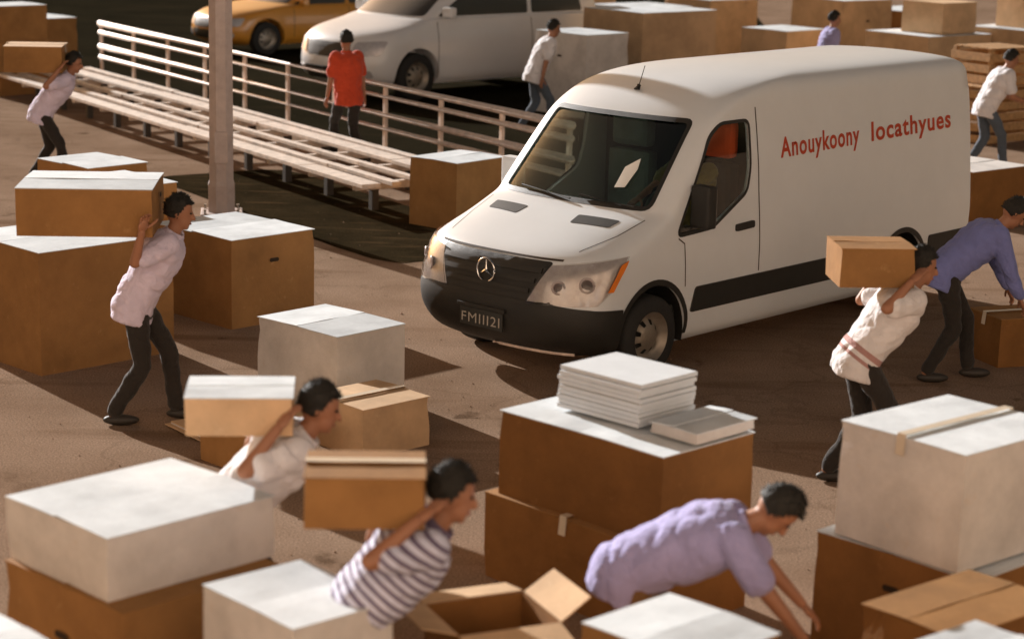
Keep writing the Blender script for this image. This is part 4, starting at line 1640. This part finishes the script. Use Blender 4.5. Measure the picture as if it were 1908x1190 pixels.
    prof = [(-0.16, 0.178, 0.135), (-0.08, 0.180, 0.138), (0.04, 0.172, 0.130), (0.16, 0.176, 0.132), (0.28, 0.192, 0.142), (0.38, 0.204, 0.146),
            (0.46, 0.205, 0.132), (0.515, 0.165, 0.108), (0.55, 0.085, 0.078)]
    rings = []
    for a, w, q in [(a, w * 1.12, q * 1.12) for a, w, q in prof]:
        dd = d if a > 0 else d.lerp(Vector((0, 0, 1)), min(1, -a * 5) * 0.7).normalized()
        ff = fw if a > 0 else lat.cross(dd)
        rings.append(ell_ring(hip + dd * a - fw * 0.005, lat, ff if ff.x > 0 else -ff, w, q, 24))
    ring_loft(bm, rings)
    for s in (1, -1):
        el, wr = arm[s]
        S = SH[s]
        if long_sleeve:
            add_capsule(bm, S - lat * 0.02 * s, el, 0.088, 0.068, 12)
            add_capsule(bm, el, el.lerp(wr, 0.88), 0.066, 0.048, 12)
        else:
            add_capsule(bm, S - lat * 0.02 * s, S.lerp(el, 0.72), 0.092, 0.078, 12)
    o = finish('shirt', bm, shirt, t)
    apply_mods(o, [('REMESH', {'mode': 'VOXEL', 'voxel_size': 0.011}), ('SMOOTH', {'factor': 0.5, 'iterations': 5})])
    sp_ = o.data.attributes.new('spine', 'FLOAT', 'POINT')

    def folds(p, q):
        a_ = abs(noise.noise((p.x * 3 + q * 5 + seed * 3.1, p.y * 5, q * 4 - p.x * 4)))
        b_ = abs(noise.noise((p.x * 6 - q * 9, p.y * 9 + seed, q * 7)))
        g = 0.034 * min(a_, 0.35) + 0.022 * min(b_, 0.35) - 0.009
        return g if q < 0.5 else 0.0
    ripple(o, lambda p: folds(p, (p - hip).dot(d)))
    co = np.empty(len(o.data.vertices) * 3, 'f')
    o.data.vertices.foreach_get('co', co)
    sp_.data.foreach_set('value', ((co.reshape(-1, 3) - np.array(hip)) @ np.array(d)).astype('f'))
    smooth_all(o)
    bm = bmesh.new()
    ring_loft(bm, [ell_ring(neck + d * a, lat, fw, w, w * 0.92, 20, 2.0) for a, w in ((-0.025, 0.092), (0.012, 0.080), (0.034, 0.076), (0.034, 0.068), (-0.02, 0.070))], cap=False)
    finish('collar', bm, shirt, t, smooth=True)
    # ---- trousers
    bm = bmesh.new()
    up = Vector((0, 0, 1))
    ring_loft(bm, [ell_ring(hip + up * a, lat, Vector((1, 0, 0)), w, q, 20) for a, w, q in ((-0.16, 0.13, 0.11), (-0.09, 0.172, 0.132), (0.0, 0.170, 0.128), (0.07, 0.160, 0.118))])
    for s in (1, -1):
        h0, kn, an = leg[s]
        add_capsule(bm, h0, kn, 0.098, 0.070, 14)
        add_capsule(bm, kn, an.lerp(kn, 0.06), 0.070, 0.058, 14)
    o = finish('trousers', bm, trousers, t)
    apply_mods(o, [('REMESH', {'mode': 'VOXEL', 'voxel_size': 0.015}), ('SMOOTH', {'factor': 0.5, 'iterations': 3})])
    ripple(o, lambda p: noise.noise((p.x * 6 + seed, p.y * 6, p.z * 12)) * 0.014)
    smooth_all(o)
    for s in (1, -1):
        h0, kn, an = leg[s]
        bm = bmesh.new()
        add_ball(bm, an + Vector((0.06, 0, -0.045)), (0.135, 0.048, 0.042), None, 14, 10)
        for v in bm.verts:
            if v.co.z < an.z - 0.08:
                v.co.z = an.z - 0.083
        finish('shoe', bm, 'shoe_dark', t, smooth=True)
    return t


def local(x, y, facing, p):
    a = R(facing)
    return (x + p[0] * math.cos(a) - p[1] * math.sin(a), y + p[0] * math.sin(a) + p[1] * math.cos(a), p[2])


def carrier(label, x, y, facing, lean, shirt, trousers, box_label, bs=(0.42, 0.5, 0.30), side='kraft', lid='sunlit_lid', bx=-0.02, seed=0, yaw=0, **kw):
    """A porter with a carton across the upper back, both hands up on its lower edge."""
    ln = R(lean)
    zb = 0.93 + math.cos(ln) * 0.50 + 0.085 + 0.02 * math.sin(ln)
    cx = -0.10 * math.sin(ln) + math.sin(ln) * 0.50 + bx - bs[0] / 2
    hx = cx + bs[0] / 2
    gy = bs[1] / 2 + 0.035
    hands = {1: (hx - 0.06 - 0.05 * (seed % 3), gy, zb + 0.03), -1: (hx - 0.03 - 0.04 * (seed % 2), -gy, zb + 0.05)}
    person(label, x, y, facing, lean, shirt, trousers, hands=hands, seed=seed, head_pitch=lean * 0.35, **kw)
    a = R(facing + yaw)
    c = local(x, y, facing, (cx, 0, 0))
    nx = c[0] - math.cos(a) * bs[0] / 2 + math.sin(a) * bs[1] / 2
    ny = c[1] - math.sin(a) * bs[0] / 2 - math.cos(a) * bs[1] / 2
    carton(box_label, nx, ny, zb, bs[0], bs[1], bs[2], facing + yaw, side, lid, group='cartons carried on shoulders')


carrier('person in a white shirt bent under a carton at the lower left', -1.34, 9.75, 5, 47, 'shirt_white', 'trouser_dark',
        'brown carton with sunlit white top on the back of the white shirted person, lower left', (0.52, 0.42, 0.19), 'kraft_light', seed=1)
carrier('person in a striped shirt bent under a brown carton at the bottom centre', -0.60, 8.30, 3, 42, 'shirt_striped', 'trouser_dark',
        'brown carton on the back of the person in the striped shirt', (0.50, 0.40, 0.22), 'kraft', 'kraft', seed=2)
person('person in a lilac shirt bending far forward at the bottom right of centre', 0.68, 9.05, -4, 66, 'shirt_lilac', 'trouser_brown',
       hands={1: (0.80, 0.20, 0.62), -1: (0.78, -0.22, 0.60)}, seed=3, head_pitch=60, stride=0.18)
carrier('person in a white shirt with banded hem carrying a box beside the van', 2.42, 13.45, 4, 36, 'shirt_hem', 'trouser_dark',
        'brown box on the back of the person right of the van wheel', (0.50, 0.45, 0.26), 'kraft', 'kraft', seed=4)
person('person in a blue shirt stooping beside the rear wheel of the van', 3.62, 16.5, 2, 50, 'shirt_blue', 'trouser_dark',
       hands={1: (0.62, 0.24, 0.50), -1: (0.60, -0.20, 0.50)}, seed=5, head_pitch=40, stride=0.2, long_sleeve=True)
carrier('person in a pale lilac shirt carrying a box at the upper left', -5.85, 25.4, 5, 38, 'shirt_pale_lilac', 'trouser_dark',
        'brown box on the back of the person in pale lilac at the upper left', (0.7, 0.6, 0.32), 'kraft', 'kraft_light', seed=6)
carrier('person in a pale shirt walking in front of the huge brown carton', -2.70, 14.6, 4, 30, 'shirt_pale_lilac', 'trouser_dark',
        'large brown carton with sunlit white top carried at the left edge', (0.95, 0.80, 0.34), 'kraft', 'sunlit_lid', bx=-0.08, seed=7)
person('person in a white shirt and denim trousers behind the rear of the van', 6.60, 28.6, 8, 28, 'shirt_white', 'trouser_denim', seed=8, hands={1: (0.42, 0.2, 1.0), -1: (0.45, -0.2, 1.0)})
person('person in a lilac shirt standing above the van roof at the top edge', 5.15, 34.5, 10, 12, 'shirt_lilac', 'trouser_dark', seed=9)
person('person in a white shirt standing between the minivan and the van', 0.30, 31.6, 12, 24, 'shirt_white', 'trouser_denim', seed=10)
person('person in a red shirt and dark trousers at the fence', -2.33, 28.04, 123, 6, 'shirt_red', 'trouser_dark', seed=11, stride=0.20)

# the driver
vm = Matrix.Translation((-0.267, 16.17, 0)) @ Matrix.Rotation(VAN_YAW, 4, 'Z')
dp = vm @ Vector((-2.10, 0.48, 0.13))
person('driver in an olive shirt sitting at the wheel of the van', dp.x, dp.y, math.degrees(VAN_YAW), -4, 'shirt_olive', 'trouser_dark', 'skin_tan',
       hands={1: (0.48, 0.17, 1.22), -1: (0.48, -0.17, 1.22)}, z=dp.z, seated=True, group=None, seed=12, head_pitch=0)

# grit and paper crumbs on the road
rg = random.Random(3)
bm = bmesh.new()
for k in range(1300):
    y = 10 + 26 * rg.random() ** 1.4
    x = rg.uniform(-0.30, 0.30) * y
    r = rg.uniform(0.004, 0.013) * (1.6 if rg.random() < 0.06 else 1)
    c = Vector((x, y, 0.002))
    q = [bm.verts.new(c + Vector((r * math.cos(a + rg.random()), r * math.sin(a), 0))) for a in (0, 2.1, 4.2)]
    tp = bm.verts.new(c + Vector((0, 0, r * rg.uniform(0.5, 1.1))))
    for i in range(3):
        bm.faces.new((q[i], q[(i + 1) % 3], tp))
g = finish('grit', bm, 'tan_road')
g['kind'] = 'stuff'
g['label'] = 'fine tan grit scattered on the road'
